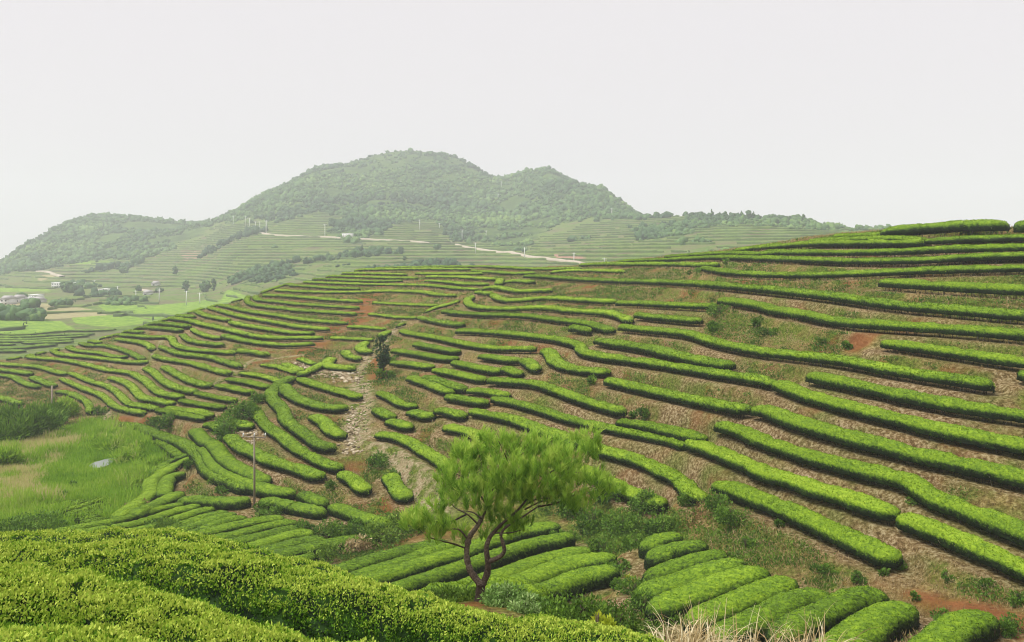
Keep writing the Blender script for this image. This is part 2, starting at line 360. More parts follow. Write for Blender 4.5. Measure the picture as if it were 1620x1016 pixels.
HB['tip'] = ('on the curling tip of the left spur', 1.2, .74, '''
A 1050,455 1110,435 1160,410
A 840,500 900,488 945,478
A 640,560 720,535 800,508
A 540,590 620,592 700,598
A 350,635 400,625 460,618
A 210,660 400,660 550,675 660,690
A 130,690 300,700 450,710 580,725
U 1150,600 1240,612 1340,620
U 1040,625 1130,645 A 100,772 300,785 440,783 500,790 495,830 540,865 650,898 800,912 950,922 1090,932
A 1110,918 1250,930 1410,955
A 590,760 620,800 700,830 850,850 970,860
A 680,710 750,750 850,780 960,795
A 380,880 480,912 F 250,88 380,115 550,130 650,148 780,190 910,225
F 90,125 150,150 300,170 450,195 600,240 800,290
U 1110,690 1200,700 1350,722 1430,755 1445,785
U 945,652 1050,662
U 850,678 862,706 950,720
U 770,700 790,735 880,750 1000,748 1150,785 1250,822 1350,875
U 690,715 635,748 690,785 820,805 950,815 1080,850 1200,850
U 560,750 490,790 560,830 700,845 900,865 1120,890 1250,905 1390,905
U 330,818 400,795 440,775
U 60,880 150,850 210,840''')
HB['low'] = ('on the terraces above the grassy hollow', 1.2, .72, '''
U 320,800 245,835 300,860 400,870 600,885 800,925 960,965 E 1000,258 1080,270 1230,285 1330,335 F 10,365 60,420 120,465 200,490 345,515
E 0,205 150,215 300,225 400,240 500,270 580,295 640,297
E 665,288 750,320 870,370 1000,405 1100,460 1180,540 1230,580 1350,600 F 0,600 110,622
F 120,640 250,655 400,685 560,715
F 210,622 350,640 500,655 620,690
E 0,260 150,275 300,300
E 300,330 400,370 520,415
E 0,312 120,322 200,370 300,410 380,420
E 575,345 700,400 850,460 980,510 1050,580 1120,620 1250,650 1370,670
E 520,472 610,467 700,500 800,545 850,600 850,660
E 1040,335 1150,360 1250,415 1300,480 1370,530 F 60,535 150,555 250,575
F 0,245 70,272 150,350 280,420 400,450 480,465
F 180,230 280,285 400,348 500,380 620,405
E 0,525 100,555 190,585''')
HB['mid'] = ('between the dirt track and the brushy gully', 1.1, .6, '''
F 1450,150 1530,178 1600,205
F 1300,200 1400,235 1480,270
F 1090,210 1200,216 1300,240 1440,285
F 890,290 1050,305 1200,340 1260,368
F 780,345 900,365 1050,395 1170,425
F 680,410 800,430 900,455 1010,475
F 480,480 600,505 750,535 850,550
F 330,550 450,570 600,595 740,615
B 770,465 1000,475 1200,485 1390,490
B 730,570 850,580 1000,600 1190,605
B 530,690 700,700 900,715
B 370,790 500,800 650,805 780,810''')
HB['lobe'] = ('on the left side of the stony path', 1.35, .76, '''
B 1255,550 1350,512 1500,476 1600,440
B 990,682 1040,668 1090,652
B 830,782 880,755 950,728
K 700,150 645,168 652,205 710,215
K 550,210 572,240 645,255
K 480,252 432,280 445,305 520,310 610,320
K 430,283 340,325 262,358
K 235,372 150,410 92,470 112,517 170,575 187,635 260,690 330,740 380,785 490,810
K 170,415 210,470 280,510 400,548 480,556 565,560
K 268,377 350,405 450,435 560,465 640,490
K 345,605 420,640 470,700 550,730
F 935,617 1030,632 1100,730 1200,820 1330,900 K 220,785 330,850 450,905 535,930
G 800,45 860,110 960,165 1080,220 1200,280 1350,325 1500,360 K 300,945 410,985
F 870,740 930,765 990,790
F 580,770 680,787 735,830
K 515,962 620,1005 S 640,45 695,70''')
HB['bend'] = ('bending beside the grassy hollow', 1.45, .78, '''
E 1110,775 1300,790 F 0,820 150,875 300,925 G 350,100 450,165 515,218 560,280 575,335 640,390 750,445 900,500 1000,540
G 115,88 200,122 280,180 340,232
G 60,412 150,340 250,280 350,235 440,205
G 455,232 350,282 220,360 110,430 H 1060,115 1065,210 980,290 850,380 735,455
G 370,397 250,420 190,485 180,600
G 370,567 250,620 100,690 0,740 H 1000,370 900,440
G 535,155 600,195 628,270 690,335 800,400 920,460 1050,510 1200,550 1330,572 1425,575
F 460,817 510,860 560,920 650,955 G 695,175 745,240 830,310 980,385 1100,440 1170,465
G 1445,575 1540,600 S 345,112 440,145
G 280,667 400,642 600,650 800,655 1000,645
G 1065,645 1150,642 1300,670 1450,705 S 200,150 320,172 430,198
S 445,155 520,167 600,200 700,235 850,265''')
HB['fan'] = ('in the slanting rows left of the pine', 1.12, .62, '''
R 500,297 650,272 800,235 1000,180 1150,152
R 640,305 800,282 950,240 1100,190 1250,162
R 800,325 950,292 1100,242 1230,197 1330,182
R 920,335 1080,292 1220,242 1340,205 1415,197
R 1070,330 1250,272 1380,228 1470,214
R 1240,312 1340,272 1440,242 1530,237
G 380,985 600,942 800,897 1000,852 1200,822 1320,822
G 500,1030 800,982 1000,932 1200,877 1350,857 1440,862
G 850,1035 1100,987 1300,932 1430,917 1530,932
G 1200,1030 1400,972 1500,962 1600,972
S 30,445 180,407 300,377 440,372
S 80,470 250,432 400,402 550,372 690,360
S 220,500 330,477 390,467''')
HB['tiny'] = ('in the thin rows below the grassy hollow', .8, .4, '''
H 90,352 250,327 450,312
H 210,402 400,360 550,302 700,272
H 230,432 400,400 550,348 700,336
H 250,457 400,430 500,402 640,397
H 350,482 500,452 600,452
H 370,517 500,487 650,477
H 420,547 550,512 700,487
H 810,202 900,167 970,147''')
HB['pine'] = ('in the slanting rows behind the pine', 1.35, .85, '''
S 490,560 650,512 850,455 1000,420 1150,385
S 630,595 750,555 900,512 1050,452 1200,405
V -60,860 0,842 150,792 350,732 450,705 600,645 780,590 930,572
V 150,885 250,852 500,772 680,712 800,672 1010,632
V 260,945 450,882 600,842 700,810 900,735 1100,700
V 560,935 650,902 750,872 900,812 1050,762 1230,742
V 760,965 830,932 950,892 1100,832 1250,812''')
HB['plump'] = ('in the plump rows at the lower right', 1.42, .86, '''
W 790,415 850,387 950,360 1070,368
W 840,492 900,455 1000,415 1100,402 1200,428
W 800,600 950,557 1100,500 1230,470 1330,477
W 740,695 900,657 1050,610 1200,552 1350,512 1480,528
W 820,790 1000,747 1200,670 1400,595 1500,572 1583,578 X 40,590
W 1070,865 1300,765 1450,702 1583,652 X 80,620 200,650
W 1200,975 1400,890 1583,812 X 100,750 200,712 300,702 370,740
X 20,970 200,872 400,782 550,712 650,707 730,752
X 330,1090 420,1022 550,932 700,825 830,790 970,825
X 930,1090 1010,1020 1100,932 1200,860 1330,842 1470,895''')
HB['short'] = ('right of the stony path', 1.4, .76, '''
K 760,462 830,490 900,530 990,547
K 740,562 790,592 850,617
K 810,637 880,652 960,677
K 950,577 1020,592 1090,612
K 1110,572 1200,582 1290,612
K 740,717 850,727 950,762 1050,822 1150,882 1200,932
V 55,290 90,360 150,425
K 1170,672 1300,697 1400,732 1470,747
K 955,372 1050,402 1150,442 1220,462
K 1050,367 1150,397 1290,442
K 1180,487 1300,507 1430,527
K 1320,442 1450,452 1560,477
K 1110,322 1250,347 1410,382
K 840,277 950,287 1085,307
K 850,207 1000,227 1150,252 1240,257
K 1225,277 1350,302 1510,332
K 985,167 1100,187 1245,212
K 1390,237 1583,262 L 40,267
K 1530,312 L 0,325 50,347
L 70,262 120,284 150,322
L 200,197 250,222 260,265 340,302 450,322 600,337''')
HB['centre'] = ('on the middle of the terraced slope', 1.32, .80, '''
C 370,240 350,288
C 390,270 500,255 680,265
C 190,335 280,315 420,332 540,355 700,350 855,345
C 140,360 220,370 290,375
C 300,385 350,420 450,440 600,435 750,417 900,417 1100,430 1300,440 1460,447
C 1475,460 D 0,640 300,650 550,660 785,668
C 130,400 60,420 50,450 100,490 250,512 450,517 700,507 900,512 1000,530 1200,542 1350,547 1480,572 1600,630
B 1450,540 C 0,560 300,575 600,582 900,617 1200,650 1300,682 1430,717
B 1220,600 1400,640 1560,662 C 10,668
K 905,82 950,97 1100,120 1250,150 1400,177 1583,190 L 60,187 140,192
C 1020,700 1120,706 1220,727
K 1250,85 C 100,727 400,745 700,775 900,800 1040,830 1150,872 L 425,207 550,237 800,267 1100,312 1583,387 M 40,405
L 520,140 650,162 850,192 1000,227 1200,272 1360,297
D 50,747 200,770 400,785 640,805
K 1440,385 1583,395 L 150,407 300,457 450,512 600,557 700,582
K 1460,495 1583,515 L 150,552 300,602 450,642 600,672 800,712 1000,752 1085,785
L 650,640 800,657 1000,702 1190,747
K 1330,572 1583,622 L 200,692 400,752 560,812 750,862 900,922 1050,1002 W 1100,62 1180,112
L 420,932 560,992 W 650,42 800,107 925,157''')
HB['right'] = ('on the right slope', 1.36, .86, '''
C 600,210 800,216 1000,232 1300,247 D 0,437 300,442 650,457 1000,482 1400,517 T 700,492 1000,532 1300,557 1614,582
D 840,612 1000,627 1300,672 T 400,552 600,582 750,612 950,627 1300,647 1614,672 1700,682
T 935,430 1100,440 1300,452 1614,467 1700,470
M 710,142 900,167 1200,207 1400,237 1560,257
L 670,55 900,77 1100,97 1300,157 1583,207 M 200,227 500,262 800,317 1100,362 1400,407
M 255,352 500,397 800,462 1100,522 1583,592
M 60,397 200,452 400,512 600,562 800,612 1100,682 1583,782 1700,805
L 580,380 700,407 1000,472 1300,532 1470,562
L 1490,562 1583,567 M 0,567 200,642 500,727 800,802 1200,892 1583,982 1700,1010
L 1270,657 1400,682 1500,727 M 0,762 150,807 300,857 600,932 900,1002 X 1000,92 1200,162 1400,242 1583,312 1680,350
L 1095,762 1200,792 1350,852 1500,912 M 0,957 200,1002 X 300,47 500,97 700,167 800,202
X 815,217 1000,282 1200,362 1400,442 1583,532 1680,570
W 1275,17 1400,57 1583,127 X 100,162 300,252 500,342 700,432 790,482
M 1540,330 1620,345''')
HB['top'] = ('near the skyline at the upper right', 1.3, .82, '''
C 1130,108 1350,98 D 0,278 300,275 600,280 800,280
C 1490,75 D 0,245 400,230 800,210 1200,215 T 500,320 800,328 1100,325 1350,310 1614,300 1700,297
D 320,210 600,190 900,172 1200,180 1400,162 T 400,290 700,290 1000,285 1200,275 1614,262 1700,260
D 980,150 1200,120 1400,97 T 300,275 450,262 600,250 800,245 1000,243 1140,243
T 610,240 800,230 1000,226 1150,232
T 1150,233 1300,225 1450,220 1614,212 1700,210
T 720,216 850,210 935,208
D 680,310 800,325 1000,350 1300,365 1614,370 T 500,395 800,387 1100,373 1400,363 1614,356 1700,352''')
HB['crown'] = ('on the upper right hilltop', 2.6, 1.3, '''
T 945,192 1050,178 1200,166 1350,156 1530,152
T 1565,160 1640,160 1700,162''')
HB['field'] = ('in the field beyond the left spur', 3.2, .9, '''
U -60,640 250,645 600,612 900,608 1100,598
U -60,665 200,668 500,650 900,638
U -60,690 300,690 720,665 850,655
U -60,712 300,707 700,690
U -60,737 150,737
U 200,725 700,712
U -60,772 200,772 350,752 550,740
U -60,800 250,800''')
# ------------------------------------------------------------------ trace the hedges onto the land
def spline(P, step=4.0):
    P = np.asarray(P, float)
    if len(P) < 3:
        n = max(2, int(np.linalg.norm(P[-1]-P[0])/step)); t = np.linspace(0, 1, n)[:, None]; return P[0]*(1-t)+P[-1]*t
    Q = np.vstack([2*P[0]-P[1], P, 2*P[-1]-P[-2]]); out = []
    for i in range(1, len(Q)-2):
        n = max(2, int(np.linalg.norm(Q[i+1]-Q[i])/step)); t = np.linspace(0, 1, n, endpoint=False)[:, None]
        a, b, c, d = Q[i-1], Q[i], Q[i+1], Q[i+2]
        out.append(.5*((2*b)+(-a+c)*t+(2*a-5*b+4*c-d)*t*t+(-a+3*b-3*c+d)*t**3))
    out.append(P[-1:]); return np.vstack(out)
def resample(P, step):
    L = np.concatenate([[0], np.cumsum(np.linalg.norm(np.diff(P, axis=0), axis=1))])
    n = max(4, int(L[-1]/step)+1); q = np.linspace(0, L[-1], n)
    return np.stack([np.interp(q, L, P[:, k]) for k in range(P.shape[1])], 1), L[-1]
def smooth(P, n):
    P = P.copy()
    for _ in range(n): P[1:-1] = .25*P[:-2]+.5*P[1:-1]+.25*P[2:]
    return P
HEDGES = []
for key, (phrase, w, h, txt) in HB.items():
    rows = []
    for line in txt.strip().split('\n'):
        raw = parse(line)
        if key in ('plump', 'pine'):            # the drooping right end is the rounded cap, not the centre line
            while len(raw) > 3 and raw[-1][1] > min(p[1] for p in raw)-1 and raw[-1][1] >= raw[-2][1]: raw.pop()
        if key in ('plump', 'pine'):
            a, b = raw[-1], raw[-2]; e = 26 if key == 'plump' else 12; raw.append((a[0]+e, a[1]+.5*e*(a[1]-b[1])/max(a[0]-b[0], 1)))
        if key in ('fan', 'pine'):
            a, b = np.array(raw[0]), np.array(raw[1]); v = (a-b)/np.linalg.norm(a-b); raw.insert(0, tuple(a+v*(55 if key == 'fan' else 35)))
        if raw[-1][0] > 1610 and key != 'plump':      # rows that run on past the frame
            a, b = raw[-1], raw[-2]; raw.append((a[0]+170, a[1]+170*np.clip((a[1]-b[1])/max(a[0]-b[0], 1), -.3, .45)))
        if raw[0][0] < 2 and key in ('low', 'field'):
            a, b = raw[0], raw[1]; raw.insert(0, (a[0]-150, a[1]+150*np.clip((a[1]-b[1])/max(b[0]-a[0], 1), -.1, .1)))
        px = spline(raw, 3.0)
        win = (205, 700) if key == 'field' else (24, 203)
        P = np.array([hit(a, b, h*.88, *win) for a, b in px])
        P = smooth(P, 3)
        d = P[:, 1].mean()
        P, L = resample(P, 1.0 if d > 200 else (.5 if d > 100 else .25 if d > 60 else .14))
        P = smooth(P, 8 if d > 60 else 25)
        rows.append(dict(P=P, L=L, w=w, h=h, d=d, py=px[:, 1].mean(), px=px, key=key, phrase=phrase))
    HEDGES += rows

# height and distance fields of the hedges on a plan grid, used to cut the terrace shelves
GS = .25; GX0, GY0, GW, GH = -150., 18., 1160, 760
DIST = np.full((GW, GH), 9.); HZ = np.zeros((GW, GH)); WS = np.zeros((GW, GH)); HS = np.zeros((GW, GH))
offs = [(i, j) for i in range(-11, 12) for j in range(-11, 12) if i*i+j*j <= 121]
pts = np.concatenate([hh['P'] for hh in HEDGES if hh['key'] != 'field'])
hw = np.concatenate([np.full(len(hh['P']), hh['w']/2) for hh in HEDGES if hh['key'] != 'field'])
hsel = pts
ci = ((hsel[:, 0]-GX0)/GS).astype(int); cj = ((hsel[:, 1]-GY0)/GS).astype(int)
for (i, j) in offs:
    a = ci+i; b = cj+j
    ok = (a >= 0) & (a < GW) & (b >= 0) & (b < GH)
    a, b = a[ok], b[ok]; p = hsel[ok]
    dd = np.hypot(GX0+a*GS-p[:, 0], GY0+b*GS-p[:, 1]) - hw[ok]
    wgt = np.exp(-np.clip(dd, -.5, 9)/.22); np.add.at(WS, (a, b), wgt); np.add.at(HS, (a, b), wgt*p[:, 2])
    order = np.argsort(-dd)
    a, b, dd, z = a[order], b[order], dd[order], p[order, 2]
    cur = DIST[a, b]; m = dd < cur
    # last write wins: sorted so the smallest comes last
    DIST[a[m], b[m]] = dd[m]; HZ[a[m], b[m]] = z[m]
def field(A, x, y, fill):
    a = (x-GX0)/GS; b = (y-GY0)/GS
    ok = (a > 0) & (a < GW-1.01) & (b > 0) & (b < GH-1.01)
    a = np.clip(a, 0, GW-1.01); b = np.clip(b, 0, GH-1.01)
    i = a.astype(int); j = b.astype(int); f = a-i; g = b-j
    r = A[i, j]*(1-f)*(1-g)+A[i+1, j]*f*(1-g)+A[i, j+1]*(1-f)*g+A[i+1, j+1]*f*g
    return np.where(ok, r, fill)
HDZ = np.where(DIST < 8.9, HS/np.maximum(WS, 1e-12), 0)
WZ = (DIST < 8.9).astype(float)

Zf = ZB.copy()
NR = GX.shape[1]
nearm = (SS < math.log(205))[None, :]
dst = field(DIST, GX, GY, 9.); hz = field(HDZ, GX, GY, 0.); wz = field(WZ, GX, GY, 0.)
shw = (1-sstep(.45, 1.15, dst))*(wz > .99)
bump = .16*fbm(GX*.35, GY*.35, s=3, o=4) + .02*fbm(GX*1.7, GY*1.7, s=9, o=2)
Zf = np.where(nearm, ZB + bump*sstep(.1, 1.2, dst)*sstep(2, 20, GY), ZB)
Zf = Zf*(1-shw) + shw*hz
fard = sstep(210, 420, GY)
gul = fbm(GX*.0085, GY*.0085, s=21, o=4)
Zf = Zf + fard*(6.0*gul*sstep(500, 900, GY)*(1-sstep(1000, 1500, GY)*.6) + .8*fbm(GX*.05, GY*.05, s=5, o=3))
PYG = HY - F*ZB/GY; PXG = CX + F*GX/GY
def inpoly(px, py, poly):
    r = np.zeros(px.shape, bool); n = len(poly)
    for i in range(n):
        x1, y1 = poly[i]; x2, y2 = poly[(i+1) % n]
        if y1 == y2: continue
        r ^= ((y1 > py) != (y2 > py)) & (px < (x2-x1)*(py-y1)/(y2-y1)+x1)
    return r
wob = 7*vn(GX*.15, GY*.15, s=31); wob2 = 5*vn(GX*.15, GY*.15, s=32)
LUSH = [(-400, 672), (60, 690), (150, 668), (200, 676), (262, 700), (262, 740), (215, 790), (190, 830), (60, 840), (-400, 850)]
DRY = [(-400, 690), (60, 695), (130, 690), (95, 730), (60, 770), (90, 800), (-400, 810)]
near_lush = (GY > 45) & (GY < 130) & (nearm > 0)
lush = (inpoly(PXG+wob, PYG+wob2, LUSH) & near_lush).astype(float)
dry = (inpoly(PXG+wob, PYG+wob2, DRY) & near_lush).astype(float)*(.5+.5*(fbm(GX*.3, GY*.3, s=40) > -.1))
lush = np.maximum(lush, (1-sstep(11, 17, GY))*.3)
# field colours of the far valley
fv = (GY > 206)
FIELDS = [[(-300, 505), (50, 506), (96, 508), (120, 522), (10, 530), (-300, 530)], [(110, 500), (200, 500), (262, 508), (180, 518), (120, 512)], [(150, 480), (245, 484), (350, 474), (360, 460), (400, 470), (250, 505), (170, 495)], [(-200, 455), (75, 457), (80, 462), (-200, 464)], [(110, 414), (180, 412), (185, 418), (112, 420)]]
DRYF = [[(-300, 480), (60, 480), (150, 490), (170, 500), (80, 505), (-300, 492)], [(60, 447), (95, 435), (75, 432), (60, 440)]]
for f in FIELDS: lush = np.maximum(lush, (inpoly(PXG, PYG, f) & fv).astype(float))
for f in DRYF: dry = np.maximum(dry, (inpoly(PXG, PYG, f) & fv).astype(float))
FOREST = [[(-300, 200), (340, 353), (322, 372), (285, 385), (240, 408), (150, 412), (60, 430), (-300, 450)],
          [(330, 358), (400, 200), (1030, 200), (1010, 346), (900, 350), (850, 372), (830, 402), (770, 385), (715, 385), (690, 350), (640, 347), (600, 372), (560, 385), (515, 372), (560, 345), (500, 335), (440, 352), (390, 352)],
          [(1085, 300), (1310, 300), (1300, 362), (1230, 358), (1130, 356), (1090, 362)], [(1000, 362), (1080, 352), (1100, 372), (1010, 382)],
          [(362, 440), (400, 425), (460, 418), (470, 430), (430, 445), (370, 450)]]
def forestmask(px, py):
    r = np.zeros(px.shape, bool)
    for f in FOREST: r |= inpoly(px, py, f)
    return r
forest = (forestmask(PXG+wob, PYG+wob2) & (GY > 300)).astype(float)
red = np.zeros_like(lush)
for f in ([(285, 398), (325, 396), (330, 408), (290, 412)], [(875, 402), (915, 405), (940, 412), (880, 408)]):
    red = np.maximum(red, (inpoly(PXG, PYG, f) & fv).astype(float))
def linemask(A, pts, w, soft=.5):
    """1 along a traced track of half-width w metres"""
    P = np.array([hit(a, b, 0, 24, 203)[:2] for a, b in spline(pts, 5)])
    x0, x1 = P[:, 0].min()-3*w, P[:, 0].max()+3*w; y0, y1 = P[:, 1].min()-3*w, P[:, 1].max()+3*w
    m = (GX > x0) & (GX < x1) & (GY > y0) & (GY < y1)
    x, y = GX[m], GY[m]; best = np.full(x.shape, 1e9)
    for i in range(len(P)-1):
        a, b = P[i], P[i+1]; v = b-a; l = v@v+1e-9
        t = np.clip(((x-a[0])*v[0]+(y-a[1])*v[1])/l, 0, 1)
        best = np.minimum(best, np.hypot(x-a[0]-t*v[0], y-a[1]-t*v[1]))
    best = best + .25*w*fbm(x*.8, y*.8, s=77)
    A[m] = np.maximum(A[m], 1-sstep(w*(1-soft), w*(1+soft), best))
path = np.zeros_like(lush); redl = np.zeros_like(lush)
STONY = parse('B 1100,640 960,760 850,900 740,990 K 690,270 650,330 640,420')
STONY2 = parse('K 650,420 650,520 640,600 630,700 620,790')
linemask(path, STONY, .6); linemask(path, STONY2, 1.35)
linemask(path, parse('K 740,760 830,850 920,930 980,990 S 980,0 1060,90 1120,180'), 1.5)
linemask(path, parse('F 1500,130 1250,160 1000,190 920,240 820,310 650,400 500,460 380,520 270,590'), .6)
linemask(path, parse('E 1080,650 1000,720 900,780 700,800 560,820'), .7)
linemask(path, parse('U 1560,690 1480,790 1400,890 1350,960'), .6)
linemask(redl, parse('B 760,400 700,470 660,580 600,640 440,720 340,790 250,860 120,980'), 2.2, .8)
linemask(redl, parse('K 740,270 745,340 750,430'), 1.0, .8)
linemask(redl, parse('E 1140,745 1300,750 1400,770'), .8)
linemask(redl, parse('M 560,180 680,110'), .9)
linemask(redl, parse('F 420,480 560,440 640,430'), .8)
linemask(redl, parse('X 900,720 1050,770 1230,800 1450,850 1583,900 1650,930'), .5, .9)
linemask(redl, parse('X 1480,880 1560,970'), .8, .9)
linemask(redl, parse('C 760,370 900,385 1100,395 1400,390 1600,400'), .5, .9)
red = np.maximum(red, redl*.85)
path *= (dst > .1)
shelf = (1-sstep(.25, .75, dst + .35*fbm(GX*.9, GY*.9, s=51, o=4)))*(.7+.5*vn(GX*.4, GY*.4, s=52)).clip(0,1)*(nearm > 0)
ZF = Zf
def zat(x, y): return bil(ZF, np.asarray(x, float), np.asarray(y, float))

def sheet(name, r0, r1, mat, extra):
    A = slice(r0, r1)
    V = np.stack([GX[:, A], GY[:, A], ZF[:, A]], -1); c, r = V.shape[:2]
    i = np.arange(c-1)[:, None]*r+np.arange(r-1)[None]
    Q = np.stack([i, i+r, i+r+1, i+1], -1).reshape(-1, 4)
    o = build(name, V.reshape(-1, 3), [Q], mat, smooth=True, extra={k: v[:, A].ravel() for k, v in extra.items()})
    o['kind'] = 'structure'; return o
nn = len(S_near)
sheet('ground', 0, nn, M['ground'], dict(shelf=shelf, path=path, lush=lush, dry=dry, red=red))
sheet('hills', nn-1, len(SS), M['far'], dict(forest=forest, lush=lush, dry=dry, red=red))
print('terrain', time.time()-T0)

# ------------------------------------------------------------------ hedges
ORD = 'zero first second third fourth fifth sixth seventh eighth ninth tenth eleventh twelfth thirteenth fourteenth fifteenth sixteenth seventeenth eighteenth nineteenth twentieth twenty-first twenty-second twenty-third twenty-fourth twenty-fifth twenty-sixth'.split()
def hedge_mesh(P, w, h, mat, seed, leafsize, leafn, dark=.22, fresh=.62, nprof=13, lump=1.0, leafmat=None, taper=1.1, base=.30, band=(.28, .72), pe=(.72, .68)):
    n = len(P); L = np.concatenate([[0], np.cumsum(np.linalg.norm(np.diff(P[:, :2], axis=0), axis=1))])
    tg = nrm(np.gradient(P[:, :2], axis=0)); nr = np.stack([-tg[:, 1], tg[:, 0]], 1)
    a = w/2
    e = np.minimum(L, L[-1]-L); e = np.clip(e/(a*taper), 0, 1); cap = np.sqrt(np.clip(1-(1-e)**2, 0, 1)); cap = np.maximum(cap, .04)
    wm = 1 + .10*lump*vn(L*.55, L*0+seed, s=1) + .06*vn(L*1.6, L*0+seed, s=2)
    dent = sstep(.35, .8, vn(L*.9, L*0+seed, s=8))*.12*(lump > .9); wm = wm*(1-dent); hm = 1 - dent + .09*lump*vn(L*.4, L*0+seed, s=3) + .05*lump*vn(L*1.4, L*0+seed, s=4)
    th = np.linspace(math.radians(-28), math.radians(208), nprof)
    c, s = np.cos(th), np.sin(th)
    lat = np.sign(c)*np.abs(c)**pe[0]; ver = np.sign(s)*np.abs(s)**pe[1]
    hb = h*base; hc = h*.42                    # canopy floor and widest level
    zz = np.where(ver >= 0, hc+(h-hc)*ver, hc+(hc-hb)*ver/abs(ver.min()))
    X = (a*wm*cap)[:, None]*lat[None]; Zl = hb + (zz-hb)[None]*(hm*(.45+.55*cap))[:, None]
    V = np.stack([P[:, 0:1]+nr[:, 0:1]*X, P[:, 1:2]+nr[:, 1:2]*X, P[:, 2:3]+Zl], -1)
    q = .06*fbm(V[..., 0]*2.2, V[..., 1]*2.2, V[..., 2]*2.2, s=6, o=3)*lump + (.022 if nprof >= 15 else .03)*rng.normal(size=V.shape[:2])
    N = np.stack([nr[:, 0:1]*lat[None], nr[:, 1:2]*lat[None], np.broadcast_to(ver, X.shape)], -1)
    V = V + nrm(N)*q[..., None]
    i = np.arange(n-1)[:, None]*nprof+np.arange(nprof-1)[None]
    Q = np.stack([i, i+1, i+nprof+1, i+nprof], -1).reshape(-1, 4)
    caps = np.array([[0+j, nprof-1-j, nprof-2-j, j+1] for j in range(nprof//2)] + [[(n-1)*nprof+j+1, (n-1)*nprof+nprof-2-j, (n-1)*nprof+nprof-1-j, (n-1)*nprof+j] for j in range(nprof//2)])
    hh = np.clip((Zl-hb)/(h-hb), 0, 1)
    tint = dark + (fresh-dark)*sstep(band[0], band[1], hh) + .08*rng.normal(size=hh.shape)  # older leaves lower down, plus side shade put into the tint
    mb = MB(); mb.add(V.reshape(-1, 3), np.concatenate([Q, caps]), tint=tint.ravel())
    K = int(leafn*L[-1])
    if K > 0:
        f = rng.random(K)*(n-1.001); g = rng.random(K)*(nprof-1.001)
        fi, gi = f.astype(int), g.astype(int); ff, gg = (f-fi)[:, None], (g-gi)[:, None]
        p = V[fi, gi]*(1-ff)*(1-gg)+V[fi+1, gi]*ff*(1-gg)+V[fi, gi+1]*(1-ff)*gg+V[fi+1, gi+1]*ff*gg
        nn_ = nrm(N[fi, gi]*(1-gg)+N[fi, gi+1]*gg)
        D = nn_*.7 + np.array([0, 0, .45]) + rng.normal(size=(K, 3))*.55
        ls = leafsize*(.6+.8*rng.random(K))
        Vl, Ql = leafcards(p - nn_*ls[:, None]*.42, D, ls, ls*.55)
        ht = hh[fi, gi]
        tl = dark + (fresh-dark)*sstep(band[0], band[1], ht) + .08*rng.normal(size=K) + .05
        if leafmat is None:
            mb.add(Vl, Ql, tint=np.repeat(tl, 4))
    return mb
def stems_mesh(P, w, h, n_per_m, thick):
    L = np.concatenate([[0], np.cumsum(np.linalg.norm(np.diff(P[:, :2], axis=0), axis=1))])
    tg = nrm(np.gradient(P[:, :2], axis=0)); nr = np.stack([-tg[:, 1], tg[:, 0]], 1)
    K = max(3, int(L[-1]*n_per_m)); a = w/2
    q = rng.uniform(a*.4, max(a*.5, L[-1]-a*.4), K)
    x = np.stack([np.interp(q, L, P[:, k]) for k in range(3)], 1); m = np.stack([np.interp(q, L, nr[:, k]) for k in range(2)], 1); t = np.stack([m[:, 1], -m[:, 0]], 1)
    o0 = rng.uniform(-.45, .45, K)[:, None]*a; o1 = o0*1.9+rng.normal(size=(K, 1))*.1*a; s1 = rng.normal(size=(K, 1))*.15
    p0 = x.copy(); p0[:, :2] += m*o0; p0[:, 2] -= .1
    p1 = x.copy(); p1[:, :2] += m*o1 + t*s1; p1[:, 2] += h*.55
    r = thick*(.6+.8*rng.random(K))[:, None]
    th = np.arange(3)/3*2*math.pi
    ring = np.stack([np.cos(th), np.sin(th), th*0], -1)
    V = np.concatenate([p0[:, None]+ring[None]*r[:, None], p1[:, None]+ring[None]*r[:, None]*.7], 1)
    b = np.arange(K)[:, None]*6
    Q = np.concatenate([np.stack([b[:, 0]+j, b[:, 0]+(j+1) % 3, b[:, 0]+3+(j+1) % 3, b[:, 0]+3+j], -1) for j in range(3)])
    mb = MB(); mb.add(V.reshape(-1, 3), Q, tint=np.repeat(np.where(rng.random(K) < .25, .85, .35)+.1*rng.normal(size=K), 6)); return mb
groups = {'ridge': 'tea hedges on the middle ridge'}
n_h = 0
bykey = {}
for hh in HEDGES: bykey.setdefault(hh['key'], []).append(hh)
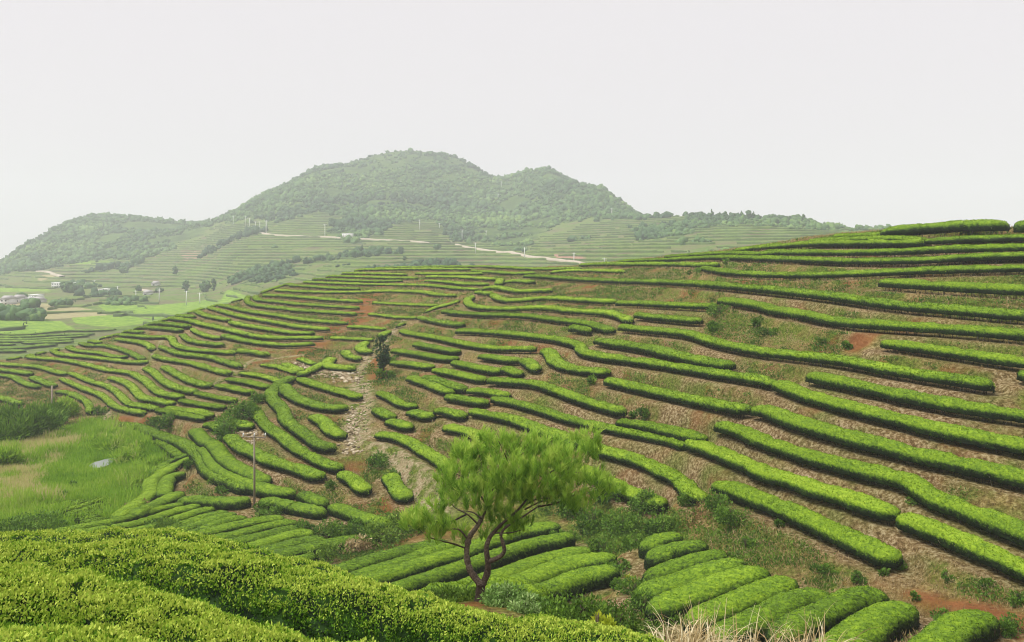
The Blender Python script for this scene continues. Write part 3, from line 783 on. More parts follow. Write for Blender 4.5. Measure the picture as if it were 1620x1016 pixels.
for key, rows in bykey.items():
    rows.sort(key=lambda r: r['py'])
    for k, r in enumerate(rows):
        P = r['P']; d = r['d']; L = r['L']
        seed = n_h*3.7; n_h += 1
        lead = ['short', 'mid-length', 'long', 'longest-reaching'][int(np.digitize(L, [9, 22, 45]))]
        chord = np.linalg.norm(P[-1, :2]-P[0, :2])/max(L, .1)
        shp = 'winding ' if chord < .86 else 'curved ' if chord < .975 else 'straight '
        lead = {'longest-reaching': 'very long'}.get(lead, lead); lab = f"{lead} {shp}tea hedge, {ORD[k+1]} down {r['phrase']}"
        wj = r['w']*(1+.08*rng.normal()); hj = r['h']*(1+.05*rng.normal())
        if d > 205: ls, ln = .5, 2
        elif d > 100: ls, ln = .20, 60
        elif d > 60: ls, ln = .13, 220
        else: ls, ln = .08, 620
        npf = 11 if d > 100 else 15 if d > 60 else 23
        if d < 75 and key in ('plump', 'pine', 'fan', 'bend'): ls, ln = .065, 700
        if key in ('plump', 'pine', 'fan', 'bend', 'tiny'):
            mb = hedge_mesh(P, wj, hj, None, seed, ls, ln, nprof=npf, dark=.04, fresh=.53+.04*rng.normal(), lump=.35, taper=1.5, base=.06, band=(.30, .92), pe=(.8, .75))  # high dark band paints the shade between rows into the foliage
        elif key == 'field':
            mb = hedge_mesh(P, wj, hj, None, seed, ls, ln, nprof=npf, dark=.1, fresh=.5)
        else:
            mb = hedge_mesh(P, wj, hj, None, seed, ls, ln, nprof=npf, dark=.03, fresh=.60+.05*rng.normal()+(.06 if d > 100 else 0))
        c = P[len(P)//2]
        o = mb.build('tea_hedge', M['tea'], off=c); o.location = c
        tag(o, lab, 'tea hedge', 'clipped tea hedges ' + r['phrase'])
        if d < 205 and key not in ('fan', 'tiny', 'bend'):
            st = stems_mesh(P, wj, hj, 5 if d > 90 else 9, .03 if d > 90 else .018)
            s = st.build('woody_stems', M['stem'], parent=o, off=c); s['kind'] = 'stuff'
print('hedges', n_h, time.time()-T0)

# the four rows on the near knoll, built leaf by leaf
FG = [(8.7, ((-400, 797), (-300, 803), (0, 824), (102, 830), (230, 840), (294, 850), (405, 872), (507, 894), (597, 917), (700, 945), (820, 985)), 'thin strip of tea hedge farthest back on the near knoll, behind the broad one'),
      (7.0, ((-400, 810), (-300, 815), (0, 836), (217, 857), (358, 876), (405, 890), (507, 907), (584, 920), (661, 935), (763, 950), (810, 962), (887, 974), (963, 993), (1040, 1008), (1150, 1035), (1300, 1075), (1500, 1130)), 'broad yellow-green tea hedge crossing the near knoll down to the bottom edge'),
      (5.3, ((-400, 850), (-300, 858), (0, 890), (60, 895), (120, 905), (200, 922), (300, 946), (430, 969), (560, 996), (650, 1014), (750, 1036), (1000, 1090)), 'leafy tea hedge second from the camera at the lower left'),
      (3.8, ((-400, 935), (-300, 945), (0, 982), (100, 986), (250, 1004), (330, 1018), (500, 1050), (700, 1095)), 'closest tea hedge, cut by the lower left corner')]
for d0, cr, lab in FG:
    px = pch1([p[0] for p in cr], [p[1] for p in cr], np.linspace(cr[0][0], cr[-1][0], 260)); X = np.linspace(cr[0][0], cr[-1][0], 260)
    h = .95; w = 1.42
    P = np.stack([(X-CX)/F*d0, np.full(260, d0)+.08*np.sin(X*.01), (HY-px)/F*d0-h-.13-.05*sstep(500, 800, X)+.13*sstep(780, 980, X)-(.08*sstep(450, 700, X) if d0 > 8 else 0)-(.07-.13*sstep(120, 250, X)*(1-sstep(600, 750, X)) if d0 > 6 else .02+.09*sstep(60, 200, X)*(1-sstep(520, 680, X)))], 1)
    P, L = resample(P, .12); P = smooth(P, 10)
    mb = hedge_mesh(P, w, h, None, d0*5, .05, 0, dark=.02, fresh=.08, nprof=25, lump=.15, base=.02, pe=(1.05, 1.0))  # near-black shell, painted shade seen in the gaps between leaves
    V = mb.V[0].reshape(-1, 25, 3)
    n = len(P)
    dens = {8.7: 11000, 7.0: 19000, 5.3: 31000, 3.8: 33000}[d0]
    K = int(dens*L); g = 2+rng.random(K)*20; f = rng.random(K)*(n-1.01)
    fi, gi = f.astype(int), g.astype(int); ff, gg = (f-fi)[:, None], (g-gi)[:, None]
    p = V[fi, gi]*(1-ff)*(1-gg)+V[fi+1, gi]*ff*(1-gg)+V[fi, gi+1]*(1-ff)*gg+V[fi+1, gi+1]*ff*gg
    du = V[fi+1, gi]-V[fi, gi]; dv = V[fi, gi+1]-V[fi, gi]; N = nrm(np.cross(dv, du)); N *= np.where((N*(p-P[fi]-np.array([0, 0, .45]))).sum(1) < 0, -1, 1)[:, None]
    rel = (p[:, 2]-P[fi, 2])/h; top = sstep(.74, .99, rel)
    cl = fbm(p[:, 0]*7, p[:, 1]*7, p[:, 2]*7, s=11, o=2)      # shoots stand in small tufts
    keep = rng.random(K) < .55+.7*cl+.45*top
    p, N, top, cl, rel = p[keep], N[keep], top[keep], cl[keep], rel[keep]; K = len(p)
    shoot = rng.random(K) < .25+.5*top
    D = N*.6+np.array([0, 0, .4])+rng.normal(size=(K, 3))*np.where(shoot, .55, .85)[:, None]
    ls = np.where(shoot, .024, .031)*(.7+.6*rng.random(K))
    lift = np.where(shoot, .022, 0)+.025*cl+.012+.02*rng.random(K)
    Vl, Ql = leafcards(p+N*lift[:, None], D, ls, ls*.5)
    tl = .12+.42*top+np.where(shoot, .20+.18*top, 0)-.10*(1-sstep(.3, .75, rel))+.13*rng.normal(size=K)+.15*cl  # young crest shoots bright; front leaves darkened as painted shade between rows
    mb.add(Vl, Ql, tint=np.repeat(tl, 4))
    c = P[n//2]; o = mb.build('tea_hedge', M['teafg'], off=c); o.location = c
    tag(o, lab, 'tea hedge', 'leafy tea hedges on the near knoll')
print('foreground', time.time()-T0)

# ------------------------------------------------------------------ far tea rows: contour rows on the far slopes
def far_rows():
    mb_V = []; mb_Q = []; mb_t = []; nv = 0
    cs = np.arange(26, 26+900, 1); r0, r1 = nn+60, len(SS)-1
    Zs = ZF[cs][:, r0:r1]; Xs = GX[cs][:, r0:r1]; Ys = GY[cs][:, r0:r1]
    ridge = DK[cs, 19]
    ok = (np.exp(np.broadcast_to(SS[r0:r1], Zs.shape)) < np.exp(ridge)[:, None])
    step = 2.05
    for lv in np.arange(-26.5, 75, step):
        cross = (Zs[:, :-1] < lv) & (Zs[:, 1:] >= lv) & ok[:, :-1]
        cc, rr = np.nonzero(cross)
        if not len(cc): continue
        t = (lv-Zs[cc, rr])/(Zs[cc, rr+1]-Zs[cc, rr]); y = Ys[cc, rr]*(1-t)+Ys[cc, rr+1]*t; x = US[cs][cc]*y
        bycol = {}
        for q, c in enumerate(cc): bycol.setdefault(int(c), []).append(q)
        A = []; B = []
        for q in range(len(cc)):
            for q2 in bycol.get(int(cc[q])+1, ()):
                if abs(y[q2]-y[q]) < y[q]*.012: A.append(q); B.append(q2); break
        if not A: continue
        A = np.array(A); B = np.array(B)
        xa, ya, xb, yb = x[A], y[A], x[B], y[B]
        pxa = CX+F*xa/ya; pya = HY-F*lv/ya
        wobx = 7*vn(xa*.15, ya*.15, s=31)
        m = ~forestmask(pxa+wobx, pya) & (fbm(xa*.012, ya*.012, s=61, o=3) < .42) & (vn(xa*.05, ya*.05, z=xa*0+lv, s=63) < .62) & (ya > 280)
        xa, ya, xb, yb = xa[m], ya[m], xb[m], yb[m]; k = len(xa)
        if not k: continue
        hh = 1.1+.35*vn(xa*.2, ya*.2, s=5); hw_ = 1.0
        def P3(x, y, dy, z): return np.stack([x, y+dy, z], -1)
        z0 = np.full(k, lv)
        V = np.stack([P3(xa, ya, -hw_, z0-1.0), P3(xb, yb, -hw_, z0-1.0), P3(xb, yb, -hw_, z0+hh*.7), P3(xa, ya, -hw_, z0+hh*.7),
                      P3(xb, yb, 0, z0+hh), P3(xa, ya, 0, z0+hh), P3(xb, yb, hw_, z0+hh*.7), P3(xa, ya, hw_, z0+hh*.7)], 1)
        b = nv+np.arange(k)[:, None]*8
        for f in ((0, 1, 2, 3), (3, 2, 4, 5), (5, 4, 6, 7)): mb_Q.append(b+np.array(f)[None])
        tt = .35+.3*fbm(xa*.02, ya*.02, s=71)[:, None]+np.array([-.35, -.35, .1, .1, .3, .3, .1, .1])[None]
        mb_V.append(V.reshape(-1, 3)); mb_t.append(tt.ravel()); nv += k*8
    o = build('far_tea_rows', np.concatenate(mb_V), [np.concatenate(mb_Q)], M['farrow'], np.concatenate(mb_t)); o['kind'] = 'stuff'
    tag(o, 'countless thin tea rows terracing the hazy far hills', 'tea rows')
far_rows()

# ------------------------------------------------------------------ crowns on the far mountains
def ico():
    t = (1+5**.5)/2
    v = nrm(np.array([(-1, t, 0), (1, t, 0), (-1, -t, 0), (1, -t, 0), (0, -1, t), (0, 1, t), (0, -1, -t), (0, 1, -t), (t, 0, -1), (t, 0, 1), (-t, 0, -1), (-t, 0, 1)], float))
    f = [(0, 11, 5), (0, 5, 1), (0, 1, 7), (0, 7, 10), (0, 10, 11), (1, 5, 9), (5, 11, 4), (11, 10, 2), (10, 7, 6), (7, 1, 8), (3, 9, 4), (3, 4, 2), (3, 2, 6), (3, 6, 8), (3, 8, 9), (4, 9, 5), (2, 4, 11), (6, 2, 10), (8, 6, 7), (9, 8, 1)]
    v = list(v); e = {}
    def mid(a, b):
        k = (min(a, b), max(a, b))
        if k not in e: e[k] = len(v); v.append(nrm(v[a]+v[b]))
        return e[k]
    g = []
    for a, b, c in f:
        x, y, z = mid(a, b), mid(b, c), mid(c, a); g += [(a, x, z), (x, b, y), (z, y, c), (x, y, z)]
    return np.array(v), np.array(g)
IV, IF = ico()
def crowns(P, R, HR, jit=.3, tint=None):
    n = len(P); k = len(IV)
    V = IV[None]*(1+jit*rng.normal(size=(n, k, 1)))
    V = V*np.stack([R, R, HR], -1)[:, None]+P[:, None]
    T = (np.arange(n)[:, None, None]*k+IF[None]).reshape(-1, 3)
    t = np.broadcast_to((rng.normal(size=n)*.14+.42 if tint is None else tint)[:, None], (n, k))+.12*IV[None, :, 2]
    return V.reshape(-1, 3), T, t.ravel()
def scatter_far(n, dens):
    s = rng.uniform(math.log(300), math.log(1420), n); u = rng.uniform(-.72, .72, n)
    y = np.exp(s); x = u*y
    keep = rng.random(n) < np.clip(y/900, .2, 1)**1.0
    x, y = x[keep], y[keep]
    z = zat(x, y); zb = bil(ZB, x, y)
    px = CX+F*x/y; py = HY-F*zb/y
    rid = np.exp(np.interp(x/y, US, DK[:, 19]))
    m = (y < rid*1.05)
    fo = forestmask(px+7*vn(x*.15, y*.15, s=31), py+5*vn(x*.15, y*.15, s=32))
    patch = fbm(x*.02, y*.02, s=81, o=3)
    m &= np.where(fo, patch > -.28, (patch > .5) & (rng.random(len(x)) < .6)) 
    m &= ~((py > 425) & (px < 300) & ~fo & (patch < .45))
    m &= ~((py < 262) & (y > 1000) & (px < 740) & (rng.random(len(x)) < .75))
    return x[m], y[m], z[m], patch[m]
x, y, z, pt = scatter_far(170000, 1)
R = (.7+2.4*rng.random(len(x))**2.6)*.9*(1+.5*(pt > .25))*np.clip(y/800, .45, 1); H = R*rng.uniform(.75, 1.25, len(x))
V, T, t = crowns(np.stack([x, y, z+H*.45], -1), R, H, .28, tint=.45+.5*fbm(x*.012, y*.012, s=83, o=4)+.09*rng.normal(size=len(x)))
o = build('wood', V, [T], M['forest'], t); o['kind'] = 'stuff'; tag(o, 'dense mixed scrub and woodland covering the hazy far mountains', 'woodland')
print('far', len(x), time.time()-T0)

# ------------------------------------------------------------------ ground cover of the near slopes
def scatter_near(n, y0=24, y1=200, umax=.74):
    s = rng.uniform(math.log(y0), math.log(y1), n); u = rng.uniform(-umax, umax, n); y = np.exp(s); x = u*y
    return x, y
def masks_at(x, y):
    zb = bil(ZB, x, y)
    return CX+F*x/y, HY-F*zb/y
def tufts(name, mat, x, y, z, nb, L, W, spread, lean, tint, label, cat):
    n = len(x); K = n*nb
    P = np.repeat(np.stack([x, y, z], -1), nb, 0); Ls = np.repeat(L, nb)*(.6+.7*rng.random(K))
    P[:, :2] += rng.normal(size=(K, 2))*np.repeat(spread, nb)[:, None]
    P[:, 2] -= .03
    D = np.array([0, 0, 1.])+rng.normal(size=(K, 3))*lean
    V, Q = leafcards(P, D, Ls, np.repeat(W, nb), .1)
    o = build(name, V, [Q], mat, np.repeat(np.repeat(tint, nb)+.1*rng.normal(size=K), 4)); o['kind'] = 'stuff'
    tag(o, label, cat)
# dry grass on banks
x, y = scatter_near(150000, 24, 190); px, py = masks_at(x, y)
dd = field(DIST, x, y, 9.); lu = inpoly(px, py, LUSH) & (y > 45)
pa = bil(path, x, y); rd = bil(red, x, y)
nz = fbm(x*.35, y*.35, s=91, o=3)
m = (dd > .25) & ~lu & (pa < .4) & (rd < .5) & (nz > -.45) & ~((py > 800) & (px < 1100))
xs, ys = x[m], y[m]; sc = np.clip(ys/60, .6, 2.2)
tufts('dry_grass', M['straw'], xs, ys, zat(xs, ys), 5, .28*sc**.5, .035*sc, .25*sc**.5, .8, .40+.3*nz[m], 'dry straw-coloured grass on the terrace banks', 'dry grass')
# green weeds on banks
x, y = scatter_near(330000, 24, 190); px, py = masks_at(x, y)
dd = field(DIST, x, y, 9.); lu = inpoly(px, py, LUSH) & (y > 45)
nz = fbm(x*.22, y*.22, s=97, o=3); pa = bil(path, x, y)
m = (dd > .5) & ~lu & (nz > -.08) & (rng.random(len(x)) < np.where(pa > .3, .1, .8))
xs, ys = x[m], y[m]; sc = np.clip(ys/60, .6, 2.0)
tufts('weeds', M['weed'], xs, ys, zat(xs, ys), 9, .16*sc**.5, .09*sc**.7, .25*sc**.5, .8, .42+.25*nz[m], 'low green weeds creeping over the terrace banks', 'weeds')
# grassy hollow
x, y = scatter_near(90000, 48, 125, .8); x = -np.abs(x); px, py = masks_at(x, y)
lu = inpoly(px+5*vn(x*.2, y*.2, s=3), py, LUSH); dr = inpoly(px+9*vn(x*.3, y*.3, s=4), py+5*vn(x*.3, y*.3, s=6), DRY)
dd = field(DIST, x, y, 9.)
m = lu & (dd > .2) & (np.hypot((px-155)/19, (py-740)/10)*(1+.3*vn(px*.2, py*.2)) > 1)
xs, ys = x[m], y[m]; nz = fbm(xs*.12, ys*.12, s=14, o=3)
tt = np.where(dr[m] & (fbm(xs*.45, ys*.45, s=16, o=3) > -.12), 1.0+.2*fbm(xs*.9, ys*.9, s=17, o=2), .50+.38*nz)
hh_ = .55+.45*np.clip(nz+.3, 0, 1)+.5*(fbm(xs*.3, ys*.3, s=15) > .35)
tufts('grass', M['grass'], xs, ys, zat(xs, ys), 7, hh_, np.full(len(xs), .07), np.full(len(xs), .3), .35, tt, 'rank wet grass filling the hollow at the left', 'grass')
# stones
def stones(name, pl, w, n, r0, r1, label):
    P = np.array([hit(a, b, 0, 24, 203)[:2] for a, b in spline(pl, 4)])
    f = rng.random(n)*(len(P)-1.01); i = f.astype(int); t = (f-i)[:, None]
    p = P[i]*(1-t)+P[i+1]*t + rng.normal(size=(n, 2))*w
    z = zat(p[:, 0], p[:, 1]); R = rng.uniform(r0, r1, n)
    V, T, tt = crowns(np.stack([p[:, 0], p[:, 1], z+R*.1], -1), R, R*.6, .12, tint=.5+.25*rng.normal(size=n))
    o = build(name, V, [T], M['stone'], tt); o['kind'] = 'stuff'; tag(o, label, 'stones')
stones('path_stones', STONY+STONY2[1:], .5, 420, .04, .15, 'pale loose stones paving the steep path down the slope')
stones('wall_stones', parse('K 600,560 600,640 595,720 560,800 620,850'), .35, 170, .08, .2, 'tumbled dry-stone edging on the left side of the stony path')
stones('rubble', parse('F 830,790 900,850 960,880 1010,920 960,960 900,1010'), .5, 130, .08, .22, 'pale rubble spilled beside the brushy gully')
stones('edging_stones', parse('X 1090,860 1040,930 980,1000'), .12, 70, .1, .2, 'short line of pale edging stones between the last two plump hedges')
stones('bank_stones', parse('K 270,300 400,345 520,370 600,400'), .8, 350, .1, .3, 'dark mossy stones of the bank above the stony path bend')

# ------------------------------------------------------------------ shrubs
def clump(mb, c, r, h, n, ls, tint=.45, up=.35, narrow=.5, shape=1.0, off=None):
    """leafy mass of small lobes"""
    nl = max(4, int(n/90))
    a = rng.random(nl)*2*math.pi; q = np.sqrt(rng.random(nl))*1.0
    lc = np.stack([np.cos(a)*q*r, np.sin(a)*q*r, h*(.15+.65*rng.random(nl)*(1-.6*q))], -1)
    lr = r*rng.uniform(.28, .5, nl)
    k = rng.integers(0, nl, n); d = nrm(rng.normal(size=(n, 3))); rad = lr[k]*(.55+.5*rng.random(n))
    p = lc[k]+d*rad[:, None]*np.array([1, 1, min(1.2, h/r)]); p[:, 2] = np.maximum(p[:, 2], .02)
    D = d+np.array([0, 0, up])+rng.normal(size=(n, 3))*.4
    L = ls*(.6+.8*rng.random(n)); V, Q = leafcards(p+np.asarray(c), D, L, L*narrow)
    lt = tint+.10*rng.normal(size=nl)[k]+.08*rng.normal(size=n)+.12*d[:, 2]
    mb.add(V, Q, tint=np.repeat(lt, 4))
def stemset(mb, c, r, h, n, th):
    for _ in range(n):
        a = rng.random()*6.28; q = rng.random()*r*.6
        P = [(c[0], c[1], c[2]-.1), (c[0]+math.cos(a)*q*.4, c[1]+math.sin(a)*q*.4, c[2]+h*.35), (c[0]+math.cos(a)*q, c[1]+math.sin(a)*q, c[2]+h*.75)]
        mb.tube(P, [th, th*.7, th*.4], 5, tint=.4)
def shrub(px, py, rpx, hpx, label, mat='shrub', name='shrub', tint=.45, dmin=24, dmax=203, group=None, n=None, up=.35, narrow=.5, cat='shrub', ls=None):
    X, D, z = hit(px, py, 0, dmin, dmax); z = float(zat(X, D))
    r = rpx/F*D; h = hpx/F*D
    mb = MB(); n = n or int(np.clip(rpx*hpx*2.2, 150, 5000))
    clump(mb, (0, 0, 0), r, h, n, ls or max(.05, .0030*D), tint, up, narrow)
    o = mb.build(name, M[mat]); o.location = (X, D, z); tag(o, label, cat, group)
    if rpx > 9:
        s = MB(); stemset(s, (0, 0, 0), r, h, 5, .012*h+.01); s.build('stems', M['stem'], parent=o)
    return o
GB = 'bushes in the tangle behind the pine'
for a in [(905, 812, 22, 34, 'dark bush directly right of the pine crown, leftmost of the tangle'), (938, 838, 26, 34, 'spreading bush at the foot of the tangle, above the pale slope path'), (965, 806, 24, 30, 'bush with pale flower heads in the middle of the tangle'),
          (985, 842, 30, 36, 'broad glossy bush in the tangle above the small plump hedge'), (1022, 818, 26, 34, 'rounded bush in the tangle nearest the end of the long lower hedge'), (1048, 845, 28, 34, 'dense dark bush at the right foot of the tangle'),
          (1088, 812, 15, 24, 'small upright bush right of the tangle on bare soil'), (1135, 826, 22, 26, 'green bush on the tan bank, left of its pair'), (1160, 836, 24, 24, 'green bush on the tan bank, right of its pair'),
          (890, 858, 18, 22, 'leafy bush touching the rows right of the pine'), (1005, 868, 18, 22, 'low bush just left of the first plump hedge'), (955, 872, 20, 22, 'ragged weed bush in the gap between the pine rows and the plump rows'),
          (980, 900, 16, 18, 'low weed bush on the ochre trackside in the gap'), (965, 915, 22, 22, 'weedy bush beside the end of the fourth row behind the pine'), (1000, 945, 20, 26, 'leafy bush covering the left end of the fourth plump hedge'), (1015, 975, 26, 34, 'weedy bush covering the left end of the fifth plump hedge'), (935, 905, 18, 16, 'low bush just right of the rows behind the pine'), (1060, 985, 26, 26, 'green weeds behind the biggest pampas tuft'), (985, 930, 16, 18, 'rosy tipped weed in the gap below the yellow tuft')]:
    shrub(*a, group=GB)
for a in [(478, 848, 16, 26, 'dark glossy shrub above the end of the slanting rows, left of three'), (520, 852, 22, 30, 'dark glossy shrub above the end of the slanting rows, middle of three'), (565, 845, 22, 24, 'dark glossy shrub above the end of the slanting rows, right of three'),
          (415, 816, 22, 18, 'leafy shrub at the foot of the wooden pole'), (445, 812, 14, 12, 'low leafy shrub just right of the wooden pole'), (525, 775, 8, 14, 'small dark shrub on the tan bank above the crossing hedges'),
          (335, 775, 10, 14, 'small shrub on the soil bank inside the bending hedges'), (352, 788, 12, 10, 'low green shrub beside the red earth above the slanting rows'), (300, 748, 8, 22, 'grey-green shrub on the inner edge of the bending hedges'),
          (595, 735, 18, 20, 'dark weedy shrub at the foot of the stony path'), (622, 757, 10, 14, 'small dark shrub on top of the short fat hedge'), (410, 640, 10, 25, 'upright dark bush beside the dirt track junction'),
          (385, 668, 22, 40, 'bright leafy bush in the brushy gully'), (360, 690, 22, 34, 'broad leafy bush low in the brushy gully'), (270, 676, 18, 22, 'dark shrub on the bank below the lower left hedges'), (245, 672, 14, 16, 'small shrub left of the dark bank shrub'),
          (160, 656, 10, 16, 'small dark shrub at the bend of the dirt track'), (350, 668, 9, 12, 'little round shrub at the end of the dirt track'),
          (612, 600, 12, 20, 'dark shrub under the lone dark tree'), (618, 575, 10, 14, 'dense scrub at the base of the lone dark tree'),
          (1000, 655, 8, 12, 'pale green weed clump between the long centre hedges'), (1018, 655, 10, 16, 'bright leafy weed clump on the bank between the long centre hedges'),
          (935, 612, 9, 14, 'dark weed clump on the bank above the middle hedge'), (1195, 518, 10, 22, 'tall dark bush on the wild bank at the right'), (1270, 510, 7, 9, 'small round bush high on the wild bank'),
          (1130, 522, 14, 12, 'low dark thicket at the left end of the wild bank'), (1215, 528, 14, 12, 'dark thicket in the middle of the wild bank'), (1342, 552, 9, 16, 'dark bush at the lower end of the wild bank'), (1305, 545, 12, 10, 'low green bush in the wild bank beside bare red soil'),
          (1140, 502, 16, 16, 'ferny bush behind the short hedge at the head of the wild bank'),
          (1238, 850, 9, 16, 'small dark bush on the tan bank below the long lower hedge'), (1355, 925, 11, 20, 'green bush rooted on the bank above the plump rows'), (1402, 916, 9, 12, 'little bush on the bank right of the green one'), (1497, 922, 10, 20, 'dark upright bush far along the lower right bank'),
          (1563, 935, 10, 12, 'pale green bush near the right edge of the bank'), (1304, 910, 16, 16, 'leafy clump on the bank behind the plump rows'), (1418, 890, 18, 12, 'green mat of leaves at the end of the lowest slope hedge'), (1440, 803, 9, 8, 'tiny green bush between the two lowest long hedges'),
          (1165, 872, 16, 12, 'leafy shrub behind the second plump hedge'), (1180, 868, 12, 20, 'green shrub on the bank behind the third plump hedge'), (1450, 948, 8, 12, 'dark little shrub above the largest plump hedge'), (1495, 975, 22, 14, 'pale leafy weeds between the last two plump hedges'),
          (1600, 1000, 22, 30, 'yellow-green bush in the lower right corner'), (1612, 960, 12, 26, 'spindly bush at the right edge below the bank'),
          (1092, 434, 5, 5, 'tiny bush on the upper right terrace bank'), (1105, 437, 6, 8, 'dark little bush at the gap in the upper right hedges'), (1233, 420, 5, 8, 'small weed on the pale bank under the skyline hedges'), (1150, 420, 5, 6, 'tiny dark weed on the pale bank, left of the other'),
          (1540, 367, 14, 8, 'light green bush in front of the topmost hedge')]:
    shrub(*a, group='bushes dotted on the terrace banks')
# hollow bushes
for a in [(20, 842, 36, 26, 'grey-green bush at the left edge just above the near knoll'), (60, 838, 40, 28, 'broad flowering bush above the near knoll crest'), (100, 792, 12, 14, 'dark tussock in the middle of the grassy hollow'), (5, 812, 16, 14, 'dark bush at the left frame edge below the dry grass'), (118, 776, 9, 12, 'small green tussock beyond the dark one')]:
    shrub(*a, mat='shrub', tint=.5, group='bushes in the grassy hollow', dmin=40)
for a in [(200, 735, 20, 22, 'arching grass clump right of the pond'), (225, 722, 22, 24, 'tall arching grass clump below the first bending hedge'), (180, 715, 22, 26, 'bright arching grass clump behind the pond'), (160, 702, 20, 14, 'dark-bottomed grass clump behind the pond'), (235, 748, 22, 20, 'grass clump beside the fat short hedge'), (210, 762, 26, 18, 'low broad grass clump below the pond'), (195, 692, 22, 14, 'grass clump under the start of the bending hedges')]:
    shrub(*a, mat='grass', name='grass_clump', tint=.5, up=.9, narrow=.2, cat='grass clump', group='arching grass clumps in the hollow', dmin=40, ls=.5)
for a in [(22, 698, 34, 56, 'dark bamboo clump at the left frame edge'), (62, 690, 30, 60, 'dark bamboo clump beside the grey pole'), (86, 672, 14, 42, 'bamboo spray right behind the grey pole'), (-10, 690, 30, 58, 'bamboo clump cut by the left frame edge'), (104, 660, 12, 34, 'pale feathery bamboo right of the grey pole'), (8, 740, 18, 30, 'yellow-green leafy clump at the left edge under the bamboo')]:
    shrub(*a, mat='shrub' if a[0] < 90 and a[1] < 730 else 'grass', name='bamboo_clump', tint=.52, up=.8, narrow=.2, cat='bamboo', group='bamboo by the dirt track', dmin=60, ls=.6, n=4500)
# slope in front of the pine, growing on the back of the near knoll
KB = 'weeds on the back slope of the near knoll'
for a in [(640, 925, 30, 18, 'green weeds peeping over the near knoll left of the pine', 'weed', .4), (700, 938, 34, 22, 'weeds left of the pine trunk', 'weed', .45), (740, 948, 22, 16, 'low weeds touching the pine trunk', 'weed', .5),
          (800, 962, 34, 32, 'silvery leaved weeds right of the pine trunk', 'grey', .5), (835, 975, 26, 26, 'second silvery clump, beside the green scrub', 'grey', .6), (870, 985, 34, 34, 'dark green scrub in front of the pine rows', 'shrub', .5),
          (920, 1000, 42, 62, 'tall weedy bush with pinkish tips before the plump rows', 'weed', .35), (975, 1010, 38, 50, 'weedy bush against the lower plump rows', 'weed', .4), (1020, 1020, 36, 34, 'green weeds beside the dry pampas grass', 'weed', .5), (960, 935, 22, 22, 'bushy weed over the end of the lowest pine row', 'weed', .4)]:
    shrub(*a[:5], mat=a[5], tint=a[6], name='weed_clump', group=KB, dmin=14, dmax=36, cat='weeds', ls=.075, n=3200)
shrub(945, 985, 22, 58, 'bright yellow-green sapling among the weeds right of the pine', mat='sap', name='sapling', tint=.75, dmin=14, dmax=16.0, cat='sapling', ls=.10, n=700)
shrub(1002, 918, 9, 12, 'bright yellow-green tuft at the left end of the third plump hedge', mat='sap', name='sapling', tint=.6, dmin=24, dmax=60, cat='sapling', ls=.13, n=120)
for a in [(262, 842, 26, 22, 'weeds rising behind the near knoll at the left', 'weed'), (320, 852, 22, 14, 'pale weeds behind the near knoll, right of the tall ones', 'grey'), (380, 862, 20, 12, 'low weeds behind the knoll at the foot of the slanting rows', 'weed'),
          (520, 885, 26, 26, 'green weed clump at the end of the slanting rows', 'weed'), (560, 872, 22, 22, 'weeds with pinkish grass heads left of the pine', 'straw'), (598, 858, 30, 28, 'bushy weeds at the top of the rows left of the pine', 'weed'), (640, 835, 36, 26, 'light green brush left under the pine branches', 'weed'), (212, 808, 18, 16, 'tuft of orange dry grass beside the tiny rows', 'straw'), (170, 845, 16, 14, 'leafy weeds at the end of the tiny rows', 'weed')]:
    shrub(*a[:5], mat=a[5], name='weed_clump', tint=.5, group='weeds around the slanting rows', dmin=40, cat='weeds')

# dry pampas grass hanging over the knoll edge
def pampas(px, py, d, n, L, label, lean=0.):
    X = (px-CX)/F*d; Zz = float(zat(X, d)); mb = MB()
    for _ in range(n):
        a = rng.random()*6.28; out = rng.uniform(.2, 1.0); l = L*rng.uniform(.55, 1.15)
        t = np.linspace(0, 1, 7)[:, None]
        dirn = np.array([math.cos(a)+lean, math.sin(a), 0])
        b = np.array([rng.normal()*.16, rng.normal()*.16, 0])
        P = b + dirn*out*l*(t**1.6)*.75 + np.array([0, 0, 1])*l*(t-.8*out*t**2.2)
        side = nrm(np.cross(dirn, [0, 0, 1]))*.011*np.clip(1.15-t, 0.12, 1)
        V = np.concatenate([P-side, P+side]); Q = [(i, i+1, i+8, i+7) for i in range(6)]
        mb.add(V, Q, tint=np.clip(rng.normal(.75, .22), .05, 1))
    o = mb.build('pampas_grass', M['straw']); o.location = (X, d, Zz-.05); tag(o, label, 'dry grass', 'dry pampas grass at the knoll edge')
for k, (px, py, d, n, L, lab) in enumerate([(1030, 1010, 11, 60, .75, 'dry pampas tuft leftmost, against the knoll crest'), (1075, 1010, 11.5, 130, .95, 'dense pale pampas tuft, biggest of the row'), (1110, 1015, 12, 110, 1.0, 'drooping pampas tuft just right of the biggest'),
        (1170, 1015, 12, 60, .85, 'sparse pampas tuft with one upright stalk'), (1225, 1020, 12, 60, .95, 'thin pampas tuft before the third widest plump hedge'), (1290, 1020, 12, 80, .95, 'rightmost pampas tuft with long curling blades'), (1255, 1022, 11.5, 45, .85, 'small pampas tuft left of the rightmost')]):
    X = (px-CX)/F*d
    pampas(px, py, d, int(n*1.3), L*1.22, lab)

